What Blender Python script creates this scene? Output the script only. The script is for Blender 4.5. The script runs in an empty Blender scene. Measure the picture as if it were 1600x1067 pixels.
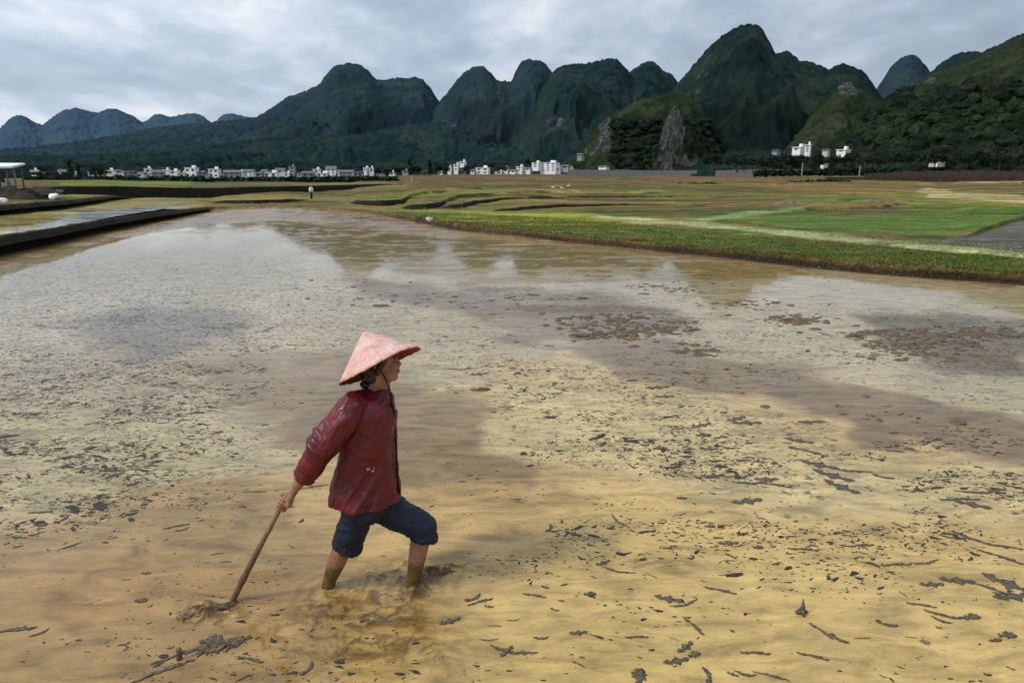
import bpy, math, random
import numpy as np
from mathutils import Vector, Matrix
random.seed(7); RNG = np.random.default_rng(7)
S = bpy.context.scene; COL = S.collection
R = math.radians

# ------------------------------------------------------------------ camera
CH, F = 2.25, 1067.0
PT = R(13.97)
Fv = np.array([0, math.cos(PT), -math.sin(PT)]); Uv = np.array([0, math.sin(PT), math.cos(PT)]); Rv = np.array([1., 0, 0])
CAM = np.array([0, 0, CH])
cam = bpy.data.cameras.new('camera'); co = bpy.data.objects.new('camera', cam); COL.objects.link(co)
cam.lens = 24.0; cam.sensor_width = 36.0; cam.clip_start = 0.05; cam.clip_end = 20000
co.location = (0, 0, CH); co.rotation_euler = (math.pi/2 - PT, 0, 0); S.camera = co

def ray(u, v):
    u = np.asarray(u, float); v = np.asarray(v, float)
    return ((u-800)/F)[..., None]*Rv + (-(v-533.5)/F)[..., None]*Uv + Fv
def ground(u, v, z=0.):
    d = ray(u, v); t = (z-CH)/d[..., 2]
    return CAM + d*t[..., None]
def P(u, v, Y):
    d = ray(u, v); return CAM + d*(Y/d[..., 1])[..., None] if np.ndim(u) else CAM + d*(Y/d[1])
def at_dist(u, v, D):
    d = ray(u, v); t = D/np.hypot(d[..., 0], d[..., 1]); return CAM + d*t[..., None]
def proj(x, y, z):
    z = z-CH
    dep = y*Fv[1] + z*Fv[2]; up = y*Uv[1] + z*Uv[2]
    dep = np.where(dep > 0.3, dep, 0.3)
    return 800 + F*x/dep, 533.5 - F*up/dep

# ------------------------------------------------------------------ noise
def _h(i, j, k, s):
    n = (i*73856093) ^ (j*19349663) ^ (k*83492791) ^ (s*2654435761)
    n = n & 0xffffffff; n = (n ^ (n >> 13))*1274126177 & 0xffffffff; n = n ^ (n >> 16); n = (n*2246822519) & 0xffffffff
    return ((n ^ (n >> 15)) & 0xffff)/65535.0
def vn(x, y, z=0., s=0):
    x, y, z = np.broadcast_arrays(np.asarray(x, float), np.asarray(y, float), np.asarray(z, float))
    i = np.floor(x).astype(np.int64); j = np.floor(y).astype(np.int64); k = np.floor(z).astype(np.int64)
    a = x-i; b = y-j; c = z-k
    a = a*a*a*(a*(a*6-15)+10); b = b*b*b*(b*(b*6-15)+10); c = c*c*c*(c*(c*6-15)+10)
    def q(kk):
        v0 = _h(i, j, kk, s)*(1-a) + _h(i+1, j, kk, s)*a
        v1 = _h(i, j+1, kk, s)*(1-a) + _h(i+1, j+1, kk, s)*a
        return v0*(1-b)+v1*b
    return q(k)*(1-c) + q(k+1)*c
def fbm(x, y, z=0., o=4, s=0):
    r = 0; a = .5; t = 0
    for q in range(o):
        f = 2.03**q; r = r + a*vn(np.asarray(x)*f+q*17.1, np.asarray(y)*f+q*7.7, np.asarray(z)*f, s+q); t += a; a *= .5
    return r/t
def ridge(x, y, z=0., o=4, s=0):
    r = 0; a = .5; t = 0
    for q in range(o):
        f = 2.03**q; r = r + a*(1-np.abs(2*vn(np.asarray(x)*f+q*17.1, np.asarray(y)*f+q*7.7, np.asarray(z)*f, s+q)-1)); t += a; a *= .5
    return r/t
def sst(a, b, x):
    t = np.clip((x-a)/(b-a), 0, 1); return t*t*(3-2*t)
def lin(c):
    c = np.asarray(c, float)/255.; return np.where(c < .04045, c/12.92, ((c+.055)/1.055)**2.4)
def inpoly(u, v, poly):
    r = np.zeros(np.shape(u), bool); n = len(poly); j = n-1
    for i in range(n):
        xi, yi = poly[i]; xj, yj = poly[j]
        if yi != yj:
            r ^= ((yi > v) != (yj > v)) & (u < (xj-xi)*(v-yi)/(yj-yi)+xi)
        j = i
    return r
def polydist(u, v, poly, sy=1.0):
    d = np.full(np.shape(u), 1e9); n = len(poly)
    for i in range(n):
        ax, ay = poly[i-1]; bx, by = poly[i]; ay, by = ay*sy, by*sy
        dx, dy = bx-ax, by-ay; L = dx*dx+dy*dy+1e-9
        t = np.clip(((u-ax)*dx+(v*sy-ay)*dy)/L, 0, 1)
        d = np.minimum(d, np.hypot(u-ax-t*dx, v*sy-ay-t*dy))
    return d
def soft(u, v, poly, w=12, sy=3.0):
    """1 inside, 0 outside, soft border w px wide"""
    xs = [p[0] for p in poly]; ys = [p[1] for p in poly]
    m = (u > min(xs)-w-2) & (u < max(xs)+w+2) & (v > min(ys)-w-2) & (v < max(ys)+w+2)
    r = np.zeros(np.shape(u))
    if m.any():
        uu, vv = u[m], v[m]; d = polydist(uu, vv, poly, sy)*np.where(inpoly(uu, vv, poly), 1, -1)
        r[m] = sst(-w, w, d)
    return r

# ------------------------------------------------------------------ mesh helpers
def mesh_np(name, V, Fc, smooth=True, mat=None, parent=None, link=True, cols=None):
    """V (n,3); Fc array (m,k) or list of arrays of different k"""
    me = bpy.data.meshes.new(name)
    V = np.asarray(V, np.float32)
    if isinstance(Fc, np.ndarray): Fc = [Fc]
    loops = np.concatenate([f.ravel() for f in Fc]); tot = np.concatenate([np.full(len(f), f.shape[1]) for f in Fc])
    st = np.concatenate([[0], np.cumsum(tot)[:-1]])
    me.vertices.add(len(V)); me.vertices.foreach_set('co', V.ravel())
    me.loops.add(len(loops)); me.loops.foreach_set('vertex_index', loops.astype(np.int32))
    me.polygons.add(len(tot)); me.polygons.foreach_set('loop_start', st.astype(np.int32)); me.polygons.foreach_set('loop_total', tot.astype(np.int32))
    me.polygons.foreach_set('use_smooth', np.full(len(tot), smooth))
    if cols:
        for an, c in cols.items():
            c = np.asarray(c, np.float32)
            if c.shape[1] == 3: c = np.concatenate([c, np.ones((len(c), 1), np.float32)], 1)
            at = me.color_attributes.new(an, 'FLOAT_COLOR', 'POINT'); at.data.foreach_set('color', c.ravel())
    me.update(calc_edges=True); me.validate()
    if mat: me.materials.append(mat)
    o = bpy.data.objects.new(name, me)
    if link: COL.objects.link(o)
    if parent is not None: o.parent = parent
    return o
class MB:
    def __init__(s): s.V = []; s.F = {}; s.n = 0
    def add(s, V, Fs):
        V = np.asarray(V, float).reshape(-1, 3); s.V.append(V)
        for f in Fs: s.F.setdefault(len(f), []).append([q+s.n for q in f])
        s.n += len(V)
    def box(s, c, d, rz=0.):
        c = np.array(c, float); hx, hy, hz = np.array(d, float)/2
        v = np.array([[x, y, z] for z in (-hz, hz) for x, y in ((-hx, -hy), (hx, -hy), (hx, hy), (-hx, hy))])
        ca, sa = math.cos(rz), math.sin(rz); v = np.stack([v[:, 0]*ca-v[:, 1]*sa, v[:, 0]*sa+v[:, 1]*ca, v[:, 2]], 1)+c
        s.add(v, [(3, 2, 1, 0), (4, 5, 6, 7), (0, 1, 5, 4), (1, 2, 6, 5), (2, 3, 7, 6), (3, 0, 4, 7)])
    def tube(s, pts, rad, n=12, ry=None, up=(0, 0, 1), cap=True):
        pts = [np.array(p, float) for p in pts]; m = len(pts)
        if np.isscalar(rad): rad = [rad]*m
        if ry is None: ry = rad
        base = []; prev = None
        for i in range(m):
            t = pts[min(i+1, m-1)]-pts[max(i-1, 0)]; t = t/(np.linalg.norm(t)+1e-12)
            if prev is None:
                a = np.array(up, float)
                if abs(a@t) > .95: a = np.array([1., 0, 0])
                x = np.cross(a, t)
            else: x = prev-(prev@t)*t
            x /= np.linalg.norm(x)+1e-12; y = np.cross(t, x); prev = x
            for k in range(n):
                th = 2*math.pi*k/n; base.append(pts[i]+x*rad[i]*math.cos(th)+y*ry[i]*math.sin(th))
        fs = []
        for i in range(m-1):
            for k in range(n):
                fs.append((i*n+k, i*n+(k+1) % n, (i+1)*n+(k+1) % n, (i+1)*n+k))
        s.add(base, fs)
        if cap:
            o = s.n-m*n
            s.F.setdefault(n, []).append([o+k for k in range(n)][::-1]); s.F[n].append([o+(m-1)*n+k for k in range(n)])
    def ball(s, c, r, n=12, M=None):
        r = np.ones(3)*r; V = [[0, 0, -1]]; fs = []
        m = n//2
        for i in range(1, m):
            a = -math.pi/2+math.pi*i/m
            for k in range(n): V.append([math.cos(a)*math.cos(2*math.pi*k/n), math.cos(a)*math.sin(2*math.pi*k/n), math.sin(a)])
        V.append([0, 0, 1]); L = len(V)-1
        for k in range(n):
            fs.append((0, 1+(k+1) % n, 1+k)); fs.append((L, L-n+k, L-n+(k+1) % n))
        for i in range(m-2):
            for k in range(n): fs.append((1+i*n+k, 1+i*n+(k+1) % n, 1+(i+1)*n+(k+1) % n, 1+(i+1)*n+k))
        V = np.array(V)*r
        if M is not None: V = V@np.array(M).T
        s.add(V+np.array(c, float), fs)
    def build(s, name, mat, parent=None, smooth=False, link=True, cols=None):
        return mesh_np(name, np.concatenate(s.V), [np.array(f) for f in s.F.values()], smooth, mat, parent, link, cols)
def remesh(o, voxel, disp=None, smooth_it=3):
    """voxel union of an overlapping mesh, then an optional displacement along normals"""
    m = o.modifiers.new('r', 'REMESH'); m.mode = 'VOXEL'; m.voxel_size = voxel; m.use_smooth_shade = True
    if smooth_it:
        k = o.modifiers.new('s', 'SMOOTH'); k.iterations = smooth_it; k.factor = .5
    dg = bpy.context.evaluated_depsgraph_get(); dg.update()
    me = bpy.data.meshes.new_from_object(o.evaluated_get(dg)); mats = list(o.data.materials)
    o.modifiers.clear(); o.data = me
    if not me.materials:
        for a in mats: me.materials.append(a)
    n = len(me.vertices); V = np.empty(n*3, np.float32); N = np.empty(n*3, np.float32)
    me.vertices.foreach_get('co', V); V = V.reshape(-1, 3)
    me.vertices.foreach_get('normal', N); N = N.reshape(-1, 3)
    if disp is not None:
        V = V + N*disp(V, N)[:, None]; me.vertices.foreach_set('co', V.astype(np.float32).ravel())
    me.polygons.foreach_set('use_smooth', np.ones(len(me.polygons), bool)); me.update()
    return V
def tag(o, label=None, cat=None, group=None, kind=None):
    if label: o['label'] = label
    if cat: o['category'] = cat
    if group: o['group'] = group
    if kind: o['kind'] = kind
    return o
def empty(name, loc=(0, 0, 0), rz=0.):
    o = bpy.data.objects.new(name, None); COL.objects.link(o); o.location = tuple(float(q) for q in loc); o.rotation_euler = (0, 0, rz); o.empty_display_size = .2
    return o
def under(o, root):
    """parent a world-space mesh to an empty, keeping it in place"""
    o.parent = root; o.matrix_parent_inverse = Matrix.Translation(-Vector(root.location)); return o

# ------------------------------------------------------------------ materials
def newmat(name):
    m = bpy.data.materials.new(name); m.use_nodes = True; nt = m.node_tree
    return m, nt, nt.nodes['Principled BSDF']
def N_(nt, t, **k):
    n = nt.nodes.new(t)
    for a, b in k.items():
        if a in n.inputs.keys() if hasattr(n.inputs, 'keys') else False: n.inputs[a].default_value = b
        else: setattr(n, a, b)
    return n
def noise(nt, vec, scale, detail=4, rough=.6, dist=0.):
    n = nt.nodes.new('ShaderNodeTexNoise'); n.inputs['Scale'].default_value = scale; n.inputs['Detail'].default_value = detail
    n.inputs['Roughness'].default_value = rough; n.inputs['Distortion'].default_value = dist
    if vec: nt.links.new(vec, n.inputs['Vector'])
    return n.outputs['Fac']
def mapping(nt, vec, scale=(1, 1, 1), rot=(0, 0, 0)):
    m = nt.nodes.new('ShaderNodeMapping'); m.inputs['Scale'].default_value = scale; m.inputs['Rotation'].default_value = rot
    nt.links.new(vec, m.inputs['Vector']); return m.outputs['Vector']
def ramp(nt, fac, stops):
    r = nt.nodes.new('ShaderNodeValToRGB'); nt.links.new(fac, r.inputs['Fac']); e = r.color_ramp.elements
    while len(e) < len(stops): e.new(.5)
    for q, (p, c) in zip(e, stops):
        q.position = p; q.color = (*[float(x) for x in c], 1) if np.ndim(c) else (c, c, c, 1)
    return r.outputs['Color']
def mixc(nt, fac, a, b, mode='MIX'):
    m = nt.nodes.new('ShaderNodeMix'); m.data_type = 'RGBA'; m.blend_type = mode
    for s, v in ((m.inputs[0], fac), (m.inputs[6], a), (m.inputs[7], b)):
        if isinstance(v, bpy.types.NodeSocket): nt.links.new(v, s)
        elif np.ndim(v): s.default_value = (*[float(x) for x in v], 1)
        else: s.default_value = v if s == m.inputs[0] else (v, v, v, 1)
    return m.outputs[2]
def math_(nt, op, a, b=None, c=None, clamp=False):
    m = nt.nodes.new('ShaderNodeMath'); m.operation = op; m.use_clamp = clamp
    for s, v in zip(m.inputs, (a, b, c)):
        if v is None: continue
        if isinstance(v, bpy.types.NodeSocket): nt.links.new(v, s)
        else: s.default_value = v
    return m.outputs[0]
def bump(nt, bsdf, h, strength, dist):
    b = nt.nodes.new('ShaderNodeBump'); b.inputs['Distance'].default_value = dist
    if isinstance(strength, bpy.types.NodeSocket): nt.links.new(strength, b.inputs['Strength'])
    else: b.inputs['Strength'].default_value = strength
    nt.links.new(h, b.inputs['Height']); nt.links.new(b.outputs[0], bsdf.inputs['Normal']); return b
def geo_pos(nt):
    return nt.nodes.new('ShaderNodeNewGeometry').outputs['Position']
def objc(nt):
    return nt.nodes.new('ShaderNodeTexCoord').outputs['Object']
def simple(name, c, rough=.7, scale=20., var=.35, bmp=.3, bdist=.01, spec=.3, c2=None, det=4, obj=True):
    m, nt, b = newmat(name); v = objc(nt) if obj else geo_pos(nt)
    n = noise(nt, v, scale, det); c = np.array(c, float)
    c2 = np.array(c2, float) if c2 is not None else c*(1-var)
    nt.links.new(ramp(nt, n, [(.3, c2), (.7, c)]), b.inputs['Base Color'])
    b.inputs['Roughness'].default_value = rough; b.inputs['Specular IOR Level'].default_value = spec
    if bmp: bump(nt, b, noise(nt, v, scale*2.7, 5), bmp, bdist)
    return m

# ------------------------------------------------------------------ world and sun
SUN_DIR = Vector((-0.92, -0.38, 1.05)).normalized()   # towards the sun
az = math.atan2(SUN_DIR.x, SUN_DIR.y); el = math.asin(SUN_DIR.z)
w = bpy.data.worlds.new('World'); S.world = w; w.use_nodes = True; nt = w.node_tree; bg = nt.nodes['Background']
sky = nt.nodes.new('ShaderNodeTexSky'); sky.sky_type = 'NISHITA'; sky.sun_disc = False; sky.sun_elevation = el; sky.sun_rotation = az
tc = nt.nodes.new('ShaderNodeTexCoord').outputs['Generated']
sx = nt.nodes.new('ShaderNodeSeparateXYZ'); nt.links.new(tc, sx.inputs[0])
zc = math_(nt, 'MAXIMUM', sx.outputs[2], 0.0)
den = math_(nt, 'ADD', zc, .22)
cx = nt.nodes.new('ShaderNodeCombineXYZ'); nt.links.new(math_(nt, 'DIVIDE', sx.outputs[0], den), cx.inputs[0]); nt.links.new(math_(nt, 'DIVIDE', sx.outputs[1], den), cx.inputs[1])
cm = mapping(nt, cx.outputs[0], (1.5, 1.1, 1), (0, 0, .5))
n1 = noise(nt, cm, 1.15, 7, .52, .15); n2 = noise(nt, cm, 3.6, 6, .55, .1)
nn = math_(nt, 'ADD', math_(nt, 'MULTIPLY', n1, .76), math_(nt, 'MULTIPLY', n2, .24))
cc = ramp(nt, nn, [(.36, (.265, .335, .43)), (.47, (.37, .445, .55)), (.55, (.51, .58, .67)), (.64, (.72, .76, .80))])
# brighter towards the horizon and on the sun's side
hz = ramp(nt, zc, [(0.0, .34), (.10, .16), (.3, .0), (1., .0)])
cc = mixc(nt, hz, cc, (.56, .61, .68))
left = math_(nt, 'MULTIPLY_ADD', sx.outputs[0], -.30, 1.10)
cc = mixc(nt, 1.0, cc, left, 'MULTIPLY')
zen = math_(nt, 'MULTIPLY_ADD', math_(nt, 'POWER', zc, 1.3), .9, 1.0)
cc = mixc(nt, 1.0, cc, zen, 'MULTIPLY')
skc = mixc(nt, 1.0, sky.outputs[0], (.10, .10, .10), 'MULTIPLY')
tot = mixc(nt, .88, skc, cc)
nt.links.new(tot, bg.inputs[0]); bg.inputs[1].default_value = 1.0
sl = bpy.data.lights.new('sun', 'SUN'); sl.energy = 2.1; sl.angle = R(9.0); sl.color = (1, .94, .84)
so = bpy.data.objects.new('sun', sl); COL.objects.link(so); so.rotation_euler = SUN_DIR.to_track_quat('Z', 'Y').to_euler()
S.view_settings.view_transform = 'Standard'; S.view_settings.look = 'None'; S.view_settings.exposure = 0; S.view_settings.gamma = 1
S.render.engine = 'CYCLES'; S.cycles.max_bounces = 5; S.cycles.diffuse_bounces = 2; S.cycles.glossy_bounces = 3; S.cycles.use_denoising = True

# ------------------------------------------------------------------ terrain function
def line(pts):
    """[(u, v, z_at_foot, step_height)] -> function of flat pixel coords giving foot row and height"""
    W = np.array([ground(u, v, z) for u, v, z, h in pts]); fu, fv = proj(W[:, 0], W[:, 1], 0.)
    o = np.argsort(fu); return fu[o], fv[o], np.array([p[3] for p in pts])[o], W[o]
SHORE = line([(-900, 640, 0, .5), (-500, 528, 0, .5), (-200, 448, 0, .5), (-60, 413, 0, .5), (0, 399, 0, .49), (60, 386, 0, .47), (120, 371, 0, .44), (180, 358, 0, .41), (240, 346, 0, .36), (300, 334, 0, .24),
              (330, 328, 0, .15), (360, 325, 0, .10), (430, 322, 0, .10), (500, 326, 0, .10), (560, 331, 0, .12), (600, 337, 0, .14), (665, 350, 0, .2), (720, 361, 0, .2), (800, 368, 0, .2), (900, 380, 0, .2),
              (1000, 390, 0, .2), (1100, 400, 0, .2), (1200, 411, 0, .22), (1300, 422, 0, .22), (1400, 431, 0, .22), (1500, 438, 0, .22), (1600, 446, 0, .22), (1750, 458, 0, .22), (2100, 486, 0, .22), (2600, 528, 0, .22)])
STEPS = [
    line([(-900, 430, .45, .45), (-200, 362, .45, .45), (0, 337, .45, .42), (80, 328, .45, .38), (130, 320, .45, .33), (165, 313, .42, .25), (215, 308, .3, 0)]),
    line([(-500, 316, .85, .4), (0, 309, .85, .4), (90, 303, .85, .45), (180, 305, .6, .6), (250, 307, .4, .68), (330, 306, .3, .62), (420, 300, .3, .5), (500, 296, .3, .4), (580, 291, .3, .25), (650, 288, .3, 0)]),
    line([(330, 318, .12, 0), (350, 317, .12, .16), (400, 318, .12, .22), (450, 316, .12, .2), (480, 312, .12, 0)]),
    line([(548, 316, .15, 0), (563, 318, .2, .2), (600, 320, .2, .26), (625, 318, .2, .26), (640, 313, .2, .25), (670, 308, .2, .22), (720, 304, .2, .18), (800, 301, .2, .15), (1000, 298, .2, .1), (1200, 296, .2, 0)]),
    line([(630, 324, .2, 0), (640, 326, .2, .2), (665, 327, .2, .26), (690, 322, .2, .24), (720, 314, .2, .22), (800, 307, .3, .18), (900, 304, .3, .15), (1050, 301, .3, .1), (1250, 300, .3, 0)]),
    line([(690, 324, .2, 0), (700, 325, .2, .15), (722, 325, .2, .22), (742, 319, .2, .22), (790, 314, .25, .2), (900, 311, .25, .16), (1100, 308, .25, .1), (1200, 306, .25, 0)]),
    line([(765, 330, .2, 0), (785, 330, .2, .1), (830, 327, .2, .16), (880, 323, .2, .15), (1000, 322, .2, .1), (1090, 322, .2, 0)]),
    line([(900, 345, .2, 0), (1000, 351, .22, .05), (1200, 371, .22, .07), (1400, 387, .22, .08), (1600, 404, .22, .08), (2000, 440, .22, .08), (2600, 500, .2, .08)]),
    line([(1050, 338, .28, 0), (1200, 332, .28, .08), (1300, 330, .28, .16), (1380, 326, .28, .16), (1415, 318, .28, .1), (1440, 314, .28, 0)]),
    line([(1490, 378, .3, 0), (1530, 366, .3, .14), (1570, 352, .3, .14), (1600, 344, .3, .14), (1700, 330, .3, .1), (1900, 320, .3, 0)]),
    line([(1100, 293, .4, 0), (1200, 291, .4, .3), (1330, 289, .4, .3), (1450, 287, .4, .2), (1600, 286, .4, .25), (2200, 286, .4, .25)]),
]
def terrain_z(x, y):
    r = np.hypot(x, y); front = (y > .35*np.abs(x)) & (y > .5)
    ys = np.where(front, y, 1.); xs = np.where(front, x, 0.)
    wob = (fbm(x*.35, y*.35, 0, 3, 5)-.5)
    uf, vf = proj(xs, ys, 0.)
    amp = np.clip(F*2.25/np.maximum(r, 3)**2*.55, .3, 6)      # about half a metre of wobble
    vf = vf + wob*amp*.25; uf = uf
    z = np.full(np.shape(x), -.07)
    g = np.interp(uf, SHORE[0], SHORE[1]); h = np.interp(uf, SHORE[0], SHORE[2])
    wd = np.clip(F*2.25/np.maximum(r, 3)**2*.25, .35, 8)
    lf = uf < 335; out0 = sst(np.where(lf, wd*.3, -wd*.5), np.where(lf, wd*1.4, wd*.7), g-vf); z = z + (h+.07)*out0
    for fu, fv, hh, W in STEPS:
        g = np.interp(uf, fu, fv, left=-1e4, right=-1e4); h = np.interp(uf, fu, hh, left=0, right=0)
        z = z + h*sst(wd*.05, wd*.8, g-vf)
    z = z + out0*((fbm(x*1.3, y*1.3, 0, 4, 9)-.5)*.07 + (fbm(x*.12, y*.12, 0, 3, 11)-.5)*.10*sst(20, 50, r))
    # valley floor falls away gently towards the village on the left
    fall = sst(60, 380, r)*(2.6*sst(750, 400, uf)+.2)
    z = z - fall*out0
    return np.where(front, z, -.07), out0*front
# polar grid
azs = np.concatenate([np.linspace(-180, -45, 50)[:-1], np.arange(-45, 45, .1), np.linspace(45, 180, 50)])
def rgrid(v0, v1, st, extra):
    vs = np.arange(v0, v1, -st); rr = CH/np.tan(PT+np.arctan((vs-533.5)/F)); return np.concatenate([[.3, .9, 1.5, 2.0], rr[rr > 2.2], extra])
rs = np.concatenate([rgrid(1100, 432, 2.0, []), CH/np.tan(PT+np.arctan((np.arange(432, 342, -.5)-533.5)/F)), CH/np.tan(PT+np.arctan((np.arange(342, 285, -.34)-533.5)/F)), np.geomspace(142, 4000, 90)])
AZ, RR = np.meshgrid(np.radians(azs), rs)
X = RR*np.sin(AZ); Y = RR*np.cos(AZ)
# widen azimuth grid quickly: flatten
Z, OUT = terrain_z(X, Y)
U, V_ = proj(X, np.where(Y > .5, Y, .5), Z)
nr, na = X.shape
def gridfaces(nr, na, closed=False):
    i = np.arange(nr*na).reshape(nr, na)
    a = i[:-1, :-1].ravel(); b = i[:-1, 1:].ravel(); c = i[1:, 1:].ravel(); d = i[1:, :-1].ravel()
    return np.stack([a, b, c, d], 1)
# ---- paint
def paint(C, m, c):
    C[:] = C*(1-m[..., None]) + lin(c)*m[..., None]
C = np.zeros((nr, na, 3)); C[:] = lin((102, 86, 48))
nz = lambda sc, o=3, s=0: fbm(X*sc, Y*sc, 0, o, s)
streak = fbm(X*.03, Y*.30, 0, 6, 33)      # fields lie across the view
jit = (nz(.25, 3, 21)-.5)
Uj = U + jit*F/np.maximum(RR, 3)*2.5; Vj = V_ + (nz(.3, 3, 22)-.5)*np.clip(F*2.2/np.maximum(RR, 3)**2*1.6, 1.2, 10)
paint(C, sst(.52, .62, streak), (142, 112, 60)); paint(C, sst(.48, .40, streak), (80, 86, 38))
def reg(poly, c, w=4, k=1.0, sy=2.0):
    paint(C, soft(Uj, Vj, poly, w, sy)*k, c)
reg([(560, 270), (1250, 270), (1250, 286), (900, 292), (640, 292)], (88, 62, 40), 5, .6)
reg([(1000, 274), (1700, 274), (1700, 287), (1240, 290), (1000, 283)], (116, 88, 50), 4, .6)
reg([(1180, 290), (1330, 288), (1440, 296), (1440, 300), (1250, 302)], (142, 104, 62), 4, .8)
reg([(1000, 296), (1240, 304), (1440, 300), (1620, 320), (1620, 330), (1400, 318), (1240, 312), (1000, 312)], (124, 130, 48), 5, .8)
reg([(520, 316), (600, 325), (640, 330), (760, 338), (900, 352), (1000, 345), (900, 332), (760, 328), (690, 328), (640, 329), (600, 322), (540, 314)], (136, 142, 52), 4)
reg([(500, 322), (560, 326), (640, 336), (700, 350), (800, 360), (900, 370), (1000, 382), (1100, 392), (1300, 414), (1600, 438), (2000, 470), (2000, 445), (1600, 405), (1400, 388), (1200, 370), (1000, 350), (900, 342), (760, 334), (640, 330), (560, 322)], (92, 104, 48), 6)
reg([(660, 338), (740, 336), (900, 344), (1000, 351), (1000, 362), (900, 358), (760, 348), (670, 345)], (138, 138, 58), 5, .9)
reg([(560, 306), (700, 298), (800, 295), (800, 299), (700, 304), (630, 311), (560, 316)], (112, 132, 42), 3)
reg([(560, 320), (620, 321), (660, 313), (720, 309), (720, 313), (680, 321), (640, 323), (610, 326)], (100, 112, 44), 3, .8)
reg([(915, 339), (1000, 346), (1200, 366), (1400, 384), (1600, 402), (1900, 430), (1900, 412), (1600, 389), (1400, 373), (1200, 357), (1050, 346), (930, 337)], (176, 182, 132), 4)
reg([(1040, 344), (1250, 356), (1450, 372), (1600, 384), (1600, 376), (1480, 368), (1240, 352), (1100, 340)], (74, 74, 34), 3)
reg([(1120, 344), (1290, 334), (1400, 321), (1480, 318), (1620, 326), (1620, 341), (1560, 352), (1500, 369), (1400, 366), (1200, 352)], (86, 110, 44), 5)
reg([(1290, 334), (1400, 321), (1480, 318), (1470, 330), (1350, 342)], (98, 100, 34), 5, .5)
reg([(1050, 344), (1130, 336), (1225, 325), (1255, 321), (1255, 328), (1190, 337), (1080, 346)], (118, 148, 92), 3)
reg([(1225, 311), (1290, 307), (1355, 306), (1360, 315), (1300, 321), (1250, 318)], (104, 126, 52), 4)
reg([(1500, 376), (1535, 364), (1570, 352), (1620, 338), (1620, 395), (1560, 388)], (96, 92, 92), 4)
reg([(1340, 328), (1395, 321), (1425, 315), (1415, 324), (1380, 334), (1300, 338)], (90, 84, 70), 3)
reg([(1432, 298), (1452, 293), (1500, 301), (1590, 304), (1620, 312), (1620, 318), (1560, 315), (1450, 309)], (206, 186, 146), 2.5, .8)
reg([(1490, 284), (1620, 283), (1620, 286), (1490, 287)], (180, 160, 130), 2, .9)
reg([(1225, 318), (1250, 314), (1300, 320), (1380, 319), (1400, 314), (1385, 324), (1290, 326)], (150, 110, 70), 3, .7)
reg([(100, 284), (360, 284), (360, 289), (100, 290)], (100, 122, 40), 3)
reg([(-900, 430), (-200, 360), (0, 338), (90, 326), (160, 314), (330, 316), (330, 322), (240, 333), (120, 352), (0, 372), (-400, 480)], (128, 112, 58), 6)
reg([(-300, 470), (0, 376), (120, 354), (240, 334), (320, 320), (240, 324), (120, 340), (0, 356), (-300, 410)], (172, 162, 148), 5, .85)
reg([(60, 333), (150, 318), (200, 314), (320, 314), (200, 326), (100, 338)], (150, 140, 110), 5, .6)
reg([(200, 307), (330, 305), (440, 306), (560, 309), (560, 313), (440, 312), (340, 313), (210, 314)], (140, 126, 70), 3, .8)
reg([(320, 318), (440, 318), (560, 318), (600, 328), (480, 324), (340, 325)], (120, 98, 50), 3, .8)
reg([(80, 303), (160, 302), (160, 305), (80, 307)], (150, 146, 90), 2)
reg([(300, 268), (620, 268), (620, 284), (400, 286), (300, 288)], (52, 46, 26), 5, .85)
lg = np.log(np.maximum(Y, 5))*8.5 + (fbm(X*.05, Y*.03, 0, 3, 44)-.5)*5 + X*.012
fr = lg-np.floor(lg); mk = sst(33, 42, Y)*sst(420, 560, U)*sst(240, 160, Y)
thin = sst(.16, .06, np.abs(fr-.10))*(fbm(X*.08, Y*.05, 0, 3, 45) > .42)
paint(C, thin*mk*.75, (46, 38, 22)); paint(C, sst(.10, .03, np.abs(fr-.30))*mk*.45, (158, 148, 84))
blk = fbm(np.floor(lg)*3.7, np.floor(X/14+np.floor(lg)*.37)*5.1, 0, 1, 46)
paint(C, mk*.45*(blk > .62), (128, 112, 56)); paint(C, mk*.45*(blk < .33), (84, 62, 38))
# soil edge along the shore
g = np.interp(U, *[SHORE[0], SHORE[1]]); 
uf, vf = proj(X, np.where(Y > .5, Y, .5), 0.)
g = np.interp(uf, SHORE[0], SHORE[1]); px = np.clip(F*2.25/np.maximum(RR, 3)**2*.45, 2.5, 14)
edge = sst(px*1.2, px*.5, np.abs(g-vf + (nz(.8, 3, 41)-.5)*px*1.6))*sst(340, 420, uf)
paint(C, edge, (108, 86, 58))
inner = sst(2, -4, g-vf); paint(C, inner, (120, 92, 58))
C *= (.75+.5*nz(.9, 4, 51))[..., None]*(.85+.3*nz(6, 3, 52))[..., None]*np.array([1.25, 1.25, 1.05])
m, nt, b = newmat('ground_soil_and_grass'); gp = geo_pos(nt)
va = nt.nodes.new('ShaderNodeVertexColor'); va.layer_name = 'Col'
geo = nt.nodes.new('ShaderNodeNewGeometry'); sp = nt.nodes.new('ShaderNodeSeparateXYZ'); nt.links.new(geo.outputs['Normal'], sp.inputs[0])
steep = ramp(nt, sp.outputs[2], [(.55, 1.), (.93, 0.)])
g1 = noise(nt, gp, 9., 6, .7); g2 = noise(nt, gp, 1.1, 5, .65)
vcol = mixc(nt, 1., va.outputs[0], ramp(nt, g1, [(.3, .45), (.7, 1.5)]), 'MULTIPLY')
vcol = mixc(nt, 1., vcol, ramp(nt, g2, [(.3, .65), (.7, 1.3)]), 'MULTIPLY')
ln = noise(nt, mapping(nt, gp, (.05, .9, 1), (0, 0, .08)), 1., 6, .7)
vcol = mixc(nt, 1., vcol, ramp(nt, ln, [(.36, .42), (.46, .9), (.6, 1.15), (.7, 1.6)]), 'MULTIPLY')
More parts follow.
